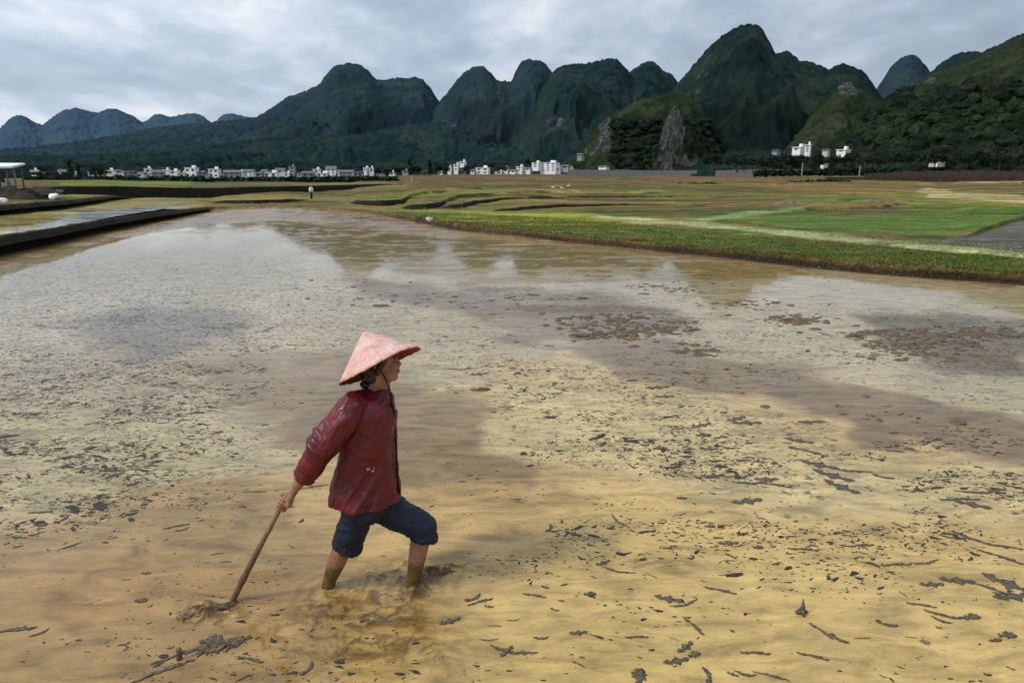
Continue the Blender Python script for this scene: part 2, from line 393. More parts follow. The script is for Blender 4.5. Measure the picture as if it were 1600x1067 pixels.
ln2 = noise(nt, mapping(nt, gp, (.012, .11, 1), (0, 0, -.05)), 1., 7, .72)
vcol = mixc(nt, ramp(nt, ln2, [(.40, 0.), (.6, .55)]), vcol, (.05, .045, .018))
vcol = mixc(nt, 1., vcol, ramp(nt, ln2, [(.38, .45), (.48, 1.), (.62, 1.35)]), 'MULTIPLY')
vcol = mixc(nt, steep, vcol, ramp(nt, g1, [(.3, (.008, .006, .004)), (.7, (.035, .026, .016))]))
nt.links.new(vcol, b.inputs['Base Color']); b.inputs['Roughness'].default_value = .9; b.inputs['Specular IOR Level'].default_value = .15
bump(nt, b, g1, .7, .06)
gr = mesh_np('ground', np.stack([X, Y, Z], -1).reshape(-1, 3), gridfaces(nr, na), True, m, cols={'Col': C.reshape(-1, 3)})
tag(gr, kind='structure')

# ------------------------------------------------------------------ paddy water
rs2 = rgrid(1100, 318, 1.7, np.array([48., 55., 70.]))
azs2 = np.concatenate([np.linspace(-180, -44, 60)[:-1], np.arange(-44, 44, .085), np.linspace(44, 180, 60)])
AZ, RR = np.meshgrid(np.radians(azs2), rs2); X = RR*np.sin(AZ); Y = RR*np.cos(AZ)
U, V_ = proj(X, np.where(Y > .4, Y, .4), 0.)
nz = lambda sc, o=3, s=0: fbm(X*sc, Y*sc, 0, o, s)
Uj = U + (nz(1.1, 6, 61)-.5)*F/np.maximum(RR, 2)*1.3; Vj = V_ + (nz(1.1, 6, 62)-.5)*np.clip(F*2.25/RR**2*1.2, 3, 150)
C = np.zeros(X.shape+(3,)); D_ = np.zeros(X.shape+(3,)); C[:] = lin((192, 160, 104))
D_[..., 0] = .0; D_[..., 1] = .25; D_[..., 2] = .25
def wreg(poly, c=None, mud=None, spk=None, wav=None, w=25, k=1., sy=2.5):
    s = soft(Uj, Vj, poly, w, sy)*k
    if c is not None: paint(C, s, c)
    for q, val in ((0, mud), (1, spk), (2, wav)):
        if val is not None: D_[..., q] = D_[..., q]*(1-s)+val*s
wreg([(-400, 380), (1700, 380), (1700, 680), (1500, 640), (1300, 590), (1100, 560), (800, 560), (700, 640), (600, 720), (300, 760), (-400, 900)], (190, 172, 134), None, .7, None, 80)
wreg([(700, 580), (1100, 590), (1300, 700), (1700, 760), (1700, 840), (1200, 800), (900, 760), (720, 690)], (206, 184, 130), .0, .65, None, 120)
wreg([(800, 800), (1700, 830), (1700, 1120), (600, 1120), (650, 980)], (206, 176, 112), .0, .2, .1, 90)
wreg([(-200, 640), (300, 640), (420, 740), (200, 800), (-200, 830)], (186, 168, 124), .05, .85, None, 60)
wreg([(-100, 420), (380, 400), (620, 470), (560, 560), (300, 640), (-100, 640)], (186, 168, 132), .0, 1., .3, 60)
wreg([(-200, 820), (250, 790), (520, 830), (640, 960), (620, 1120), (-200, 1120)], (160, 128, 82), None, None, None, 90, .8)
wreg([(110, 500), (200, 475), (330, 480), (400, 500), (330, 540), (180, 560), (120, 540)], (118, 104, 90), .3, 1., .5, 45, .8)
wreg([(250, 570), (450, 550), (560, 548), (640, 600), (720, 640), (800, 690), (810, 730), (740, 760), (620, 730), (520, 700), (420, 650), (300, 610)], (146, 122, 88), .4, .25, .2, 42)
wreg([(600, 600), (700, 630), (800, 690), (805, 735), (730, 755), (640, 720)], (146, 124, 86), .42, .1, .2, 26)
wreg([(560, 430), (760, 460), (900, 500), (1040, 540), (1200, 560), (1400, 610), (1620, 655), (1620, 745), (1450, 708), (1310, 690), (1280, 640), (1200, 610), (1030, 600), (860, 540), (700, 490), (560, 460)], (142, 119, 86), .45, .2, .2, 22)
0 and wreg([(1050, 590), (1250, 620), (1290, 660), (1310, 690), (1200, 650)], (110, 100, 92), .5, .3, .2, 8)
wreg([(60, 880), (200, 840), (420, 850), (560, 930), (700, 960), (700, 1000), (460, 1010), (250, 1000), (80, 990)], (168, 134, 84), .25, .25, .35, 45)
wreg([(250, 740), (420, 770), (520, 820), (500, 900), (300, 900), (180, 850)], (166, 138, 92), .25, .15, .3, 30)
wreg([(-80, 430), (0, 402), (130, 372), (300, 336), (420, 324), (560, 332), (660, 350), (760, 366), (700, 376), (560, 360), (430, 344), (300, 352), (180, 372), (90, 394), (0, 424)], (158, 132, 94), .6, .2, .6, 8)
wreg([(420, 350), (700, 372), (900, 385), (1240, 418), (1240, 432), (1050, 440), (900, 440), (760, 440), (600, 420), (480, 390)], (158, 136, 84), .06, .4, .7, 14)
wreg([(480, 330), (620, 352), (800, 372), (1000, 395), (1300, 425), (1600, 450), (1600, 446), (1300, 418), (1000, 388), (800, 366), (640, 345)], (146, 114, 78), .5, .3, .8, 4)
wreg([(700, 440), (900, 455), (1060, 485), (1080, 520), (940, 520), (800, 490)], (132, 114, 86), .4, .7, 1., 22)
wreg([(1180, 440), (1620, 460), (1620, 500), (1200, 470)], None, .0, .3, .2, 8)
wreg([(1360, 490), (1620, 500), (1620, 600), (1480, 585), (1380, 540)], (126, 110, 84), .4, .9, 1., 26)
wreg([(860, 560), (1000, 600), (1250, 640), (1330, 780), (1260, 760), (1150, 680), (980, 620)], None, None, .9, None, 14)
# streaks of mud just breaking the surface
st = fbm(X*.5, Y*2.2, 0, 5, 71); st2 = fbm(X*1.6, Y*4.5, 0, 5, 72)
D_[..., 0] = np.clip(D_[..., 0] + D_[..., 2]*(sst(.55, .68, st)*.7+sst(.58, .7, st2)*.4) - .35*D_[..., 0]*sst(.5, .36, st), 0, 1)
C *= (.86+.28*nz(1.3, 4, 81))[..., None]*np.array([.78, .75, .70])
# ripples and churned mud round the feet and the pole
def near(u, v): q = ground(u, v); return q[0], q[1]
Zw = np.zeros(X.shape)
def blob(u, v, ru, rv):
    x0, y0 = near(u, v); return np.hypot((X-x0)/ru, (Y-y0)/rv)
fm = np.maximum.reduce([sst(1.3, .55, blob(640, 900, .30, .20)), sst(1.25, .5, blob(560, 950, .38, .22)), sst(1.2, .5, blob(330, 960, .20, .12)), .8*sst(1.2, .5, blob(590, 1010, .45, .16))])
rough = ridge(X*11+fbm(X*5, Y*5, 0, 3, 7)*2, Y*20+fbm(X*6, Y*6, 0, 3, 8)*2, 0, 5, 91)
Zw += fm*(rough-.62)*.021
ring = blob(520, 925, 1, 1); Zw += .0045*np.sin(ring*80+fbm(X*6, Y*6, 0, 3, 3)*5)*sst(.42, .02, ring)*sst(0, .05, ring)
ring = blob(640, 922, 1, 1); Zw += .0045*np.sin(ring*75+fbm(X*6, Y*6, 0, 3, 4)*5)*sst(.45, .02, ring)*sst(0, .04, ring)
# raised lip of mud behind the front foot
x0, y0 = near(690, 893); lip = np.exp(-((X-x0)/.16)**2-((Y-y0-.25*(X-x0))/.035)**2); Zw += lip*(.028+.05*(rough-.5)); 
x0, y0 = near(650, 925); lip2 = np.exp(-((X-x0-.0)/.05)**2-((Y-y0-.5*(X-x0))/.10)**2); Zw += lip2*(.02+.05*(rough-.5))
x0, y0 = near(318, 955); lip3 = np.exp(-(((X-x0)*.8+(Y-y0)*-.6)/.10)**2-(((X-x0)*.6+(Y-y0)*.8)/.06)**2); Zw += lip3*(.016+.045*(rough-.5))
lipm = np.clip(lip+lip2+lip3, 0, 1)
wide = sst(1.25, .4, blob(560, 985, .62, .34)); paint(C, wide*.6, (150, 118, 62)); paint(C, fm*.45, (138, 112, 66)); paint(C, np.clip(np.maximum(fm, wide*.7)*.75*sst(.6, .78, rough), 0, 1), (88, 64, 34)); paint(C, np.maximum(fm, wide*.6)*.5*sst(.58, .46, rough), (180, 148, 88)); paint(C, lipm*sst(.55, .75, rough), (66, 48, 28))
gold = sst(1.1, .3, blob(545, 935, .16, .09)); paint(C, gold*.5, (176, 134, 50))
D_[..., 0] = np.clip(D_[..., 0]+fm*.25+lipm*.5, 0, 1)
# mud areas stand a few millimetres proud and lumpy
lump = fbm(X*9, Y*14, 0, 4, 95)
Zw += D_[..., 0]*D_[..., 2]*(lump-.5)*.02*sst(2.2, 4, RR)
m, nt, b = newmat('muddy_paddy_water'); gp = geo_pos(nt)
va = nt.nodes.new('ShaderNodeVertexColor'); va.layer_name = 'Col'; vd = nt.nodes.new('ShaderNodeVertexColor'); vd.layer_name = 'Dat'
sd = nt.nodes.new('ShaderNodeSeparateColor'); nt.links.new(vd.outputs[0], sd.inputs[0]); mud, spk, wav = sd.outputs[0], sd.outputs[1], sd.outputs[2]
warp = mapping(nt, gp, (1, 1.5, 1), (0, 0, .12))
s1 = noise(nt, warp, 15., 5, .62, .6); s2 = noise(nt, warp, 3.2, 5, .6, .4); s3 = noise(nt, gp, 60., 4, .6)
thr = math_(nt, 'MULTIPLY_ADD', spk, -.15, .695)
thr = math_(nt, 'MULTIPLY_ADD', math_(nt, 'SUBTRACT', s2, .5), -.35, thr)
spots = math_(nt, 'MULTIPLY', math_(nt, 'SUBTRACT', s1, thr), 22., clamp=True)
col = mixc(nt, 1., va.outputs[0], ramp(nt, s2, [(.3, .84), (.7, 1.14)]), 'MULTIPLY')
col = mixc(nt, 1., col, ramp(nt, s3, [(.3, .92), (.7, 1.07)]), 'MULTIPLY')
m1 = noise(nt, mapping(nt, gp, (1.1, 3.2, 1), (0, 0, -.18)), 2.2, 8, .66, .8); m2 = noise(nt, mapping(nt, gp, (1, 2.2, 1), (0, 0, .1)), 7.5, 6, .7, .5)
col = mixc(nt, 1., col, ramp(nt, m1, [(.34, .62), (.48, .98), (.60, 1.24)]), 'MULTIPLY')
col = mixc(nt, math_(nt, 'MULTIPLY', math_(nt, 'ADD', spk, .15), ramp(nt, m2, [(.52, 0.), (.66, .55)])), col, (.13, .115, .085))
col = mixc(nt, math_(nt, 'MULTIPLY', spots, .8), col, (.05, .042, .032))
nt.links.new(col, b.inputs['Base Color'])
rg = math_(nt, 'MULTIPLY_ADD', math_(nt, 'MULTIPLY', mud, ramp(nt, s1, [(.35, .7), (.6, 1.)])), .36, .018)
rg = math_(nt, 'MULTIPLY_ADD', spots, .3, rg)
nt.links.new(rg, b.inputs['Roughness']); b.inputs['IOR'].default_value = 1.33; b.inputs['Specular Tint'].default_value = (1, .95, .86, 1)
nt.links.new(math_(nt, 'MULTIPLY_ADD', mud, -.22, .5), b.inputs['Specular IOR Level'])
hb = math_(nt, 'ADD', math_(nt, 'MULTIPLY', noise(nt, mapping(nt, gp, (1, 1.6, 1)), 5., 3, .5), .16), math_(nt, 'MULTIPLY', s1, math_(nt, 'MULTIPLY_ADD', mud, 1.1, .02)))
hb = math_(nt, 'ADD', hb, math_(nt, 'MULTIPLY', spots, .3))
bump(nt, b, hb, .35, .006)
keep = np.ones(len(gridfaces(*X.shape)), bool)
wt = mesh_np('water', np.stack([X, Y, Zw], -1).reshape(-1, 3), gridfaces(*X.shape), True, m, cols={'Col': C.reshape(-1, 3), 'Dat': D_.reshape(-1, 3)})
tag(wt, kind='structure')
# ------------------------------------------------------------------ mountains
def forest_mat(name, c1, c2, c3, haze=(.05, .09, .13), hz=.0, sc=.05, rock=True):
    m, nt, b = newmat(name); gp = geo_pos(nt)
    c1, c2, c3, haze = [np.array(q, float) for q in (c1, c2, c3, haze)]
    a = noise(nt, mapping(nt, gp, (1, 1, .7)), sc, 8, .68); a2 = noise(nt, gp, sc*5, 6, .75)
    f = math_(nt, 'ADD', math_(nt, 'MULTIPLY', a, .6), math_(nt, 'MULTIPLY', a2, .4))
    h = lambda c: c*(1-hz)+haze*hz  # distance haze is blended straight into the base colours
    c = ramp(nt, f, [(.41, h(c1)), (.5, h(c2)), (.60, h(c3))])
    va = nt.nodes.new('ShaderNodeVertexColor'); va.layer_name = 'Dat'; s = nt.nodes.new('ShaderNodeSeparateColor'); nt.links.new(va.outputs[0], s.inputs[0])
    rk = noise(nt, mapping(nt, gp, (1.6, 1.6, .45)), sc*4, 6, .75)
    rf = math_(nt, 'MULTIPLY', math_(nt, 'SUBTRACT', math_(nt, 'ADD', s.outputs[0], math_(nt, 'MULTIPLY', rk, .9)), .88), 7., clamp=True)
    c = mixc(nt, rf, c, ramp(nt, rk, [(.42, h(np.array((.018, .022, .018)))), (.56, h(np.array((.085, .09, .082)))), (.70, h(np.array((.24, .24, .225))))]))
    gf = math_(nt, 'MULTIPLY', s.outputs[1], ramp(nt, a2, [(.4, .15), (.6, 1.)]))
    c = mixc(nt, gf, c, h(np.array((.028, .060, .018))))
    dk = math_(nt, 'MULTIPLY_ADD', s.outputs[2], -.75, 1.); c = mixc(nt, 1., c, dk, 'MULTIPLY')
    nt.links.new(c, b.inputs['Base Color']); b.inputs['Roughness'].default_value = .95; b.inputs['Specular IOR Level'].default_value = .05
    bump(nt, b, f, .9, 12.); return m
RANGES = {}
def make_range(name, sil, D, df, db, mat, seed, amp=.3, rocks=(), greens=(), darks=(), p=1.35, nf=130, tree=3.0, du=1.6, lam=None, Dcurve=0.):
    u = np.arange(sil[0][0], sil[-1][0]+.01, du); v = np.interp(u, [q[0] for q in sil], [q[1] for q in sil])
    k = np.exp(-np.linspace(-2, 2, 7)**2); k /= k.sum(); v = np.convolve(np.pad(v, 3, 'edge'), k, 'valid')
    Dc = D*(1+Dcurve*((u-u.mean())/(u[-1]-u[0])))
    W = at_dist(u, v, Dc); H = np.maximum(W[:, 2], 1.)
    kk = np.exp(-np.linspace(-2.2, 2.2, int(90/du)|1)**2); kk /= kk.sum(); pad = len(kk)//2
    Hs = np.convolve(np.pad(H, pad, 'edge'), kk, 'valid')
    t = np.concatenate([-np.linspace(1, 0, nf)**1.15, np.linspace(0, 1, 26)[1:]])
    T, Hh = np.meshgrid(t, H, indexing='ij'); _, HS = np.meshgrid(t, Hs, indexing='ij')
    q = sst(0, .8, np.abs(T)); Hm = Hh*(1-q)+HS*q*1.02
    ux, uy = W[:, 0]/Dc, W[:, 1]/Dc
    r = Dc[None, :] + np.where(T < 0, T*df, T*db)
    Xr = r*ux[None, :]; Yr = r*uy[None, :]
    prof = np.clip(1-np.abs(T)**p, 0, 1)
    lam = lam or df*.45
    wgt = sst(0.02, .35, np.abs(T))*sst(1.02, .8, np.abs(T))*np.clip((1-prof)*1.9, 0, 1)
    wx = fbm(Xr/lam, Yr/lam, 0, 3, seed+40)*1.5
    rd = ridge(Xr/lam+wx, Yr/lam*.8, 0, 5, seed)
    Zr = Hm*prof + Hm*amp*(rd-.62)*wgt*1.7 + Hs.max()*.05*(fbm(Xr/lam*4, Yr/lam*4, 0, 4, seed+3)-.5)*wgt
    tr = (fbm(Xr/tree/1.3, Yr/tree/1.3, 0, 3, seed+7)-.5)*tree*1.9
    Zr = Zr + tr*sst(1., .95, np.abs(T))
    Zr[0] = -6; Zr[-1] = -6
    V = np.stack([Xr, Yr, Zr], -1); uu, vv = proj(Xr, Yr, Zr)
    dat = np.zeros(V.shape)
    j = (fbm(uu/22, vv/16, 0, 3, seed+9)-.5)*1.1
    for ch, lst in ((0, rocks), (1, greens), (2, darks)):
        for (cu, cv, ru, rv, s) in lst:
            e = np.hypot((uu-cu)/ru, (vv-cv)/rv)+j; dat[..., ch] = np.maximum(dat[..., ch], s*sst(1.15, .55, e))
    o = mesh_np(name, V.reshape(-1, 3), gridfaces(*Xr.shape), True, mat, cols={'Dat': dat.reshape(-1, 3)})
    tag(o, kind='structure'); RANGES.setdefault(name, []).append((V, dat, uu, vv)); return V, dat, uu, vv
HAZE_BL = (.055, .105, .170)  # blue of the far haze, painted into the forest colour
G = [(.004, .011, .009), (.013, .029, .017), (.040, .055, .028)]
mA = forest_mat('far_haze_tinted_forest', *G, HAZE_BL, .62, .006)
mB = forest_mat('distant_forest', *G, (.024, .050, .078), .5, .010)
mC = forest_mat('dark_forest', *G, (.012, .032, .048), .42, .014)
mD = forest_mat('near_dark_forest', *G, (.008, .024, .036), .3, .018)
mE = forest_mat('hillside_shrub', (.010, .022, .009), (.026, .040, .016), (.062, .066, .032), (.02, .04, .04), .05, .03)
mF = forest_mat('karst_shrub_rock', (.008, .016, .008), (.022, .032, .014), (.06, .062, .036), (.02, .04, .04), .05, .04)
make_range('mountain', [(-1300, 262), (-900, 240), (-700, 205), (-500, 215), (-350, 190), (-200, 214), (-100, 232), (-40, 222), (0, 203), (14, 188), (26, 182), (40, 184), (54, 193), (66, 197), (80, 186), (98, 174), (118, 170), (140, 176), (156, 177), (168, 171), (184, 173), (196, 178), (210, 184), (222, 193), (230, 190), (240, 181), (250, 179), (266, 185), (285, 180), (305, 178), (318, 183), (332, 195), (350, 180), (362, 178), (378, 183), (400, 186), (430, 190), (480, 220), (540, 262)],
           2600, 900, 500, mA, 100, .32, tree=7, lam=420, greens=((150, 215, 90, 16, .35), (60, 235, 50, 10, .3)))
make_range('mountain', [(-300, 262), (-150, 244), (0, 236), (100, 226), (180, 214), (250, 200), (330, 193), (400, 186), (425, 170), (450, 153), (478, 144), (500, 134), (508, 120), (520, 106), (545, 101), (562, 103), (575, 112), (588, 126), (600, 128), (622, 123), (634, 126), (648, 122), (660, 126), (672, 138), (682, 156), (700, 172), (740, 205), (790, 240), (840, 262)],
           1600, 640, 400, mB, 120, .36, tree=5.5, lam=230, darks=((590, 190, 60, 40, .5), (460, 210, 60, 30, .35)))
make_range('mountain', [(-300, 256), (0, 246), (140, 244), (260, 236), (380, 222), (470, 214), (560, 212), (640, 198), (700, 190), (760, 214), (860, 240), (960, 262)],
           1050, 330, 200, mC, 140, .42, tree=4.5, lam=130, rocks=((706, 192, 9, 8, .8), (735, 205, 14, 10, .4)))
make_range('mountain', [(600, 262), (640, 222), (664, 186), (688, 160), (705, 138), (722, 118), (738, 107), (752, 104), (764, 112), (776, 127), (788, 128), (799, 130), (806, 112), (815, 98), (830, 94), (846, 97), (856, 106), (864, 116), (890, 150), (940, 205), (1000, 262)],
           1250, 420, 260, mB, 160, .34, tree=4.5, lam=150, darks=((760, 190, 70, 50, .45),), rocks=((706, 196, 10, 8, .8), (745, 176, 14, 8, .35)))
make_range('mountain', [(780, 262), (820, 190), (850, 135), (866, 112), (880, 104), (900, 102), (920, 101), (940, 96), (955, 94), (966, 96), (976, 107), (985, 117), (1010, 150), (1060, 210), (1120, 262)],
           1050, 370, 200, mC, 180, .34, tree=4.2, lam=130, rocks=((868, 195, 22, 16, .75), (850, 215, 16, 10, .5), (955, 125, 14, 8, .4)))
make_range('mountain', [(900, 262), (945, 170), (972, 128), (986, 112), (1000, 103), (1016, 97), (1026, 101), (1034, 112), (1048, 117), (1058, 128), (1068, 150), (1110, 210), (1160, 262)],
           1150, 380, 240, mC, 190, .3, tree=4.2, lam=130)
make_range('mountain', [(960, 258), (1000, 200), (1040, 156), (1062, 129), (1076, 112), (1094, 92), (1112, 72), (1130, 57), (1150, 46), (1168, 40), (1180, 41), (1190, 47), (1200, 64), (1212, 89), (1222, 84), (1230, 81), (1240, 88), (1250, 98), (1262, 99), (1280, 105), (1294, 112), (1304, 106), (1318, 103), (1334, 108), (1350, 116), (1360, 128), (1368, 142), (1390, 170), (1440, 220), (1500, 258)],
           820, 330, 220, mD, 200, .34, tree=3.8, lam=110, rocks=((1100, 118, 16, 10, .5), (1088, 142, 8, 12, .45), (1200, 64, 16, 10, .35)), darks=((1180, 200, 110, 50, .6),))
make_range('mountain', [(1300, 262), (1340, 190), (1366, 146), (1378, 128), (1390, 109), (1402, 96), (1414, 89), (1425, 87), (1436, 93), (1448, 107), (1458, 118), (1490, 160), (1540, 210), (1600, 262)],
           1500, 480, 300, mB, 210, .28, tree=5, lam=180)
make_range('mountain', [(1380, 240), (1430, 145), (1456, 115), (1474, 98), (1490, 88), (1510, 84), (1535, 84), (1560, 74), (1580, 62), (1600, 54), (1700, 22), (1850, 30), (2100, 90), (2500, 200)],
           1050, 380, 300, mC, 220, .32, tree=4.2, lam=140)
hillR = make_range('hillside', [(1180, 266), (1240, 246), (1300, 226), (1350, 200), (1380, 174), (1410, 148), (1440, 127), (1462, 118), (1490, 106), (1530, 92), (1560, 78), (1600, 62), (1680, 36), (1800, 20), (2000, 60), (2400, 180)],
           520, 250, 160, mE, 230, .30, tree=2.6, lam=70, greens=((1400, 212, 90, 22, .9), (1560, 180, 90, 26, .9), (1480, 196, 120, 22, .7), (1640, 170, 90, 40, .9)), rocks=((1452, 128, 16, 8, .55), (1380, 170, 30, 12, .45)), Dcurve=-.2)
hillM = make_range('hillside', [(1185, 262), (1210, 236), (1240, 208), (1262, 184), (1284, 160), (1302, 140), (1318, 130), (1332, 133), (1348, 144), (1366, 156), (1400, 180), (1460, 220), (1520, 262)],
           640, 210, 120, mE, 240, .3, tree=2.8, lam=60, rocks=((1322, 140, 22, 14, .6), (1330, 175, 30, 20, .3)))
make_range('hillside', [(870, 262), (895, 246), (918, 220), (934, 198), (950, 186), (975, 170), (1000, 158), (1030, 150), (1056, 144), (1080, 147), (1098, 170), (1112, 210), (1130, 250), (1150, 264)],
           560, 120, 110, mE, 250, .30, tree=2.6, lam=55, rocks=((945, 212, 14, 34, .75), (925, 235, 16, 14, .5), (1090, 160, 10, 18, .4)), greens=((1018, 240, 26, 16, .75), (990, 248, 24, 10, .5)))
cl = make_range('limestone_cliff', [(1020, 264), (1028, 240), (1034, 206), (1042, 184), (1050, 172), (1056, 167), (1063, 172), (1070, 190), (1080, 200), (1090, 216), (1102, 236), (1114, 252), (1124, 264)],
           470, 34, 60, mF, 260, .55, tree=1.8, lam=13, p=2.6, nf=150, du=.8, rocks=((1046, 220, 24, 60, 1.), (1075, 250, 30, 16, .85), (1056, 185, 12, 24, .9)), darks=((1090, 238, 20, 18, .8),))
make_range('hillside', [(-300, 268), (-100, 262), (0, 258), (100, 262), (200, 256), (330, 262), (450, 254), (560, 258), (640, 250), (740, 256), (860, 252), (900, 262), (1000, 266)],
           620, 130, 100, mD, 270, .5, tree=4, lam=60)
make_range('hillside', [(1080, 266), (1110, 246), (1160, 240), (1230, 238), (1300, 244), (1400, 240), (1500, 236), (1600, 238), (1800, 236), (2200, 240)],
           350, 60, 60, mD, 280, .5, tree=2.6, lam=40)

# ------------------------------------------------------------------ forest clumps on the near hillsides (one uncountable mass)
def ico():
    t = (1+5**.5)/2
    V = np.array([(-1, t, 0), (1, t, 0), (-1, -t, 0), (1, -t, 0), (0, -1, t), (0, 1, t), (0, -1, -t), (0, 1, -t), (t, 0, -1), (t, 0, 1), (-t, 0, -1), (-t, 0, 1)], float)
    V /= np.linalg.norm(V[0])
    Fc = np.array([(0, 11, 5), (0, 5, 1), (0, 1, 7), (0, 7, 10), (0, 10, 11), (1, 5, 9), (5, 11, 4), (11, 10, 2), (10, 7, 6), (7, 1, 8), (3, 9, 4), (3, 4, 2), (3, 2, 6), (3, 6, 8), (3, 8, 9), (4, 9, 5), (2, 4, 11), (6, 2, 10), (8, 6, 7), (9, 8, 1)])
    return V, Fc
def ico2():
    V, Fc = ico(); V = list(V); e = {}; F2 = []
    def mid(a, b):
        k = (min(a, b), max(a, b))
        if k not in e: m = V[a]+V[b]; V.append(m/np.linalg.norm(m)); e[k] = len(V)-1
        return e[k]
    for a, b, c in Fc:
        ab, bc, ca = mid(a, b), mid(b, c), mid(c, a); F2 += [(a, ab, ca), (b, bc, ab), (c, ca, bc), (ab, bc, ca)]
    return np.array(V), np.array(F2)
m, nt, b = newmat('tree_clump_leaves'); gp = geo_pos(nt)
va = nt.nodes.new('ShaderNodeVertexColor'); va.layer_name = 'Col'; nn = noise(nt, gp, .8, 6, .75)
nt.links.new(mixc(nt, 1., va.outputs[0], ramp(nt, nn, [(.35, .35), (.65, 1.6)]), 'MULTIPLY'), b.inputs['Base Color'])
b.inputs['Roughness'].default_value = .85; b.inputs['Specular IOR Level'].default_value = .1; bump(nt, b, nn, 1., 1.5); MCL = m
def clumps(name, src, n, rad, base, bright, seed, region, low=False):
    V, dat, uu, vv = src; nt0 = V.shape[0]
    rg = np.random.default_rng(seed); front = V[:130].reshape(-1, 3); d = dat[:130].reshape(-1, 3); u0 = uu[:130].ravel(); v0 = vv[:130].ravel()
    ok = np.where(region(u0, v0))[0]; idx = rg.choice(ok, n)
    c = front[idx] + rg.normal(0, 1.5, (n, 3))*[1, 1, .2]
    IV, IF = ico() if low else ico2(); r = rad*rg.uniform(.55, 1.45, n)
    P_ = IV[None]*r[:, None, None]*np.stack([rg.uniform(.8, 1.25, n), rg.uniform(.8, 1.25, n), rg.uniform(.7, 1.1, n)], 1)[:, None, :]
    P_ *= (1+.35*(rg.uniform(-1, 1, (n, len(IV), 1)))); P_ += c[:, None, :]
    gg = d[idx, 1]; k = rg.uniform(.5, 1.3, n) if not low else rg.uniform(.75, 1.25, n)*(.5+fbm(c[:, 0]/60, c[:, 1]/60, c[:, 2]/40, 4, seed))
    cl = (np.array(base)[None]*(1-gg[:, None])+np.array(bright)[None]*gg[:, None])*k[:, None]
    cc_ = np.repeat(cl, len(IV), 0)*((.85 if low else .55)+(.25 if low else .6)*np.tile((IV[:, 2]+1)/2, n))[:, None]  # shade on clump undersides painted into the vertex colour, tops lighter
    Fa = (IF[None]+(np.arange(n)*len(IV))[:, None, None]).reshape(-1, 3)
    o = mesh_np(name, P_.reshape(-1, 3), Fa, low, MCL, cols={'Col': cc_})
    tag(o, kind='stuff'); return o
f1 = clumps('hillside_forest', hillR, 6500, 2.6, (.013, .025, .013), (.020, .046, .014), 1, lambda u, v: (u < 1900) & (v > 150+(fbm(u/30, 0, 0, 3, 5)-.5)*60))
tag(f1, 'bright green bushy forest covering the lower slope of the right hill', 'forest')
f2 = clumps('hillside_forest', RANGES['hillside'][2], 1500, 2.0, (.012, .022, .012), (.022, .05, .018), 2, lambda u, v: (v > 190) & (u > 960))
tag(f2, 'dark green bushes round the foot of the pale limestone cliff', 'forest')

# ------------------------------------------------------------------ trees
BARK = simple('bark', (.07, .055, .04), .9, 6, .4, .5, .03)
def leafmat(name, c, k=1.):
    m, nt, b = newmat(name); oi = nt.nodes.new('ShaderNodeObjectInfo'); gp = geo_pos(nt)
    nn = noise(nt, gp, .7, 5, .7); c = np.array(c)
    cc = mixc(nt, 1., ramp(nt, nn, [(.3, c*.4), (.7, c*1.5)]), math_(nt, 'MULTIPLY_ADD', oi.outputs['Random'], .5, .75), 'MULTIPLY')
    nt.links.new(cc, b.inputs['Base Color']); b.inputs['Roughness'].default_value = .8; b.inputs['Specular IOR Level'].default_value = .15; return m
LF = [leafmat('dark_leaves', (.016, .032, .014)), leafmat('green_leaves', (.022, .05, .018)), leafmat('grey_leaves', (.028, .038, .026))]
def tree_proto(kind, seed):
    rg = np.random.default_rng(seed); k = kind
    t = MB(); t.tube([(0, 0, -.4), (.1, 0, 1.5), (.05, .1, 3), (.15, 0, 5)], [.22, .17, .13, .05], 7)
    for q in range(5):
        a = q*1.3; t.tube([(0, 0, 1.6+q*.4), (1.1*math.cos(a), 1.1*math.sin(a), 2.8+q*.45)], [.08, .03], 5)
    # crown of leaf-sized faces in lumps; unit tree about 6.5 m tall
    lumps = []
    for q in range(11 if k != 1 else 9):
        a = rg.uniform(0, 6.28)
        if k == 0: rr = rg.uniform(.3, 2.0); z = rg.uniform(2.2, 5.4); s = rg.uniform(.7, 1.3)
        elif k == 1: rr = rg.uniform(0, .55); z = 1.4+q*.62; s = .95-.06*q
        else: rr = rg.uniform(.6, 2.6); z = rg.uniform(1.6, 3.6); s = rg.uniform(.6, 1.1)
        lumps.append((rr*math.cos(a), rr*math.sin(a), z, s))
    n = 720; L = np.array(lumps); id_ = rg.integers(0, len(L), n)
    d = rg.normal(0, 1, (n, 3)); d /= np.linalg.norm(d, axis=1)[:, None]
    c = L[id_, :3]+d*(L[id_, 3]*rg.uniform(.55, 1.12, n))[:, None]*[1, 1, .8]
    sz = rg.uniform(.16, .38, n)[:, None]
    a = rg.normal(0, 1, (n, 3)); a /= np.linalg.norm(a, axis=1)[:, None]; b2 = np.cross(a, rg.normal(0, 1, (n, 3))); b2 /= np.linalg.norm(b2, axis=1)[:, None]
    V = np.stack([c-a*sz, c-b2*sz*.7, c+a*sz, c+b2*sz*.7], 1).reshape(-1, 3)
    e = empty('broadleaf_tree' if k != 1 else 'conifer_tree')
    t.build('trunk', BARK, e, True)
    mesh_np('crown', V, np.arange(4*n).reshape(n, 4), False, LF[k], e)
    return e
PROTO = [tree_proto(0, 1), tree_proto(1, 2), tree_proto(2, 3)]
used = [False]*3; TN = {}
ORD = lambda n: '%d%s' % (n, {1: 'st', 2: 'nd', 3: 'rd'}.get(n % 10 if n % 100 not in (11, 12, 13) else 0, 'th'))
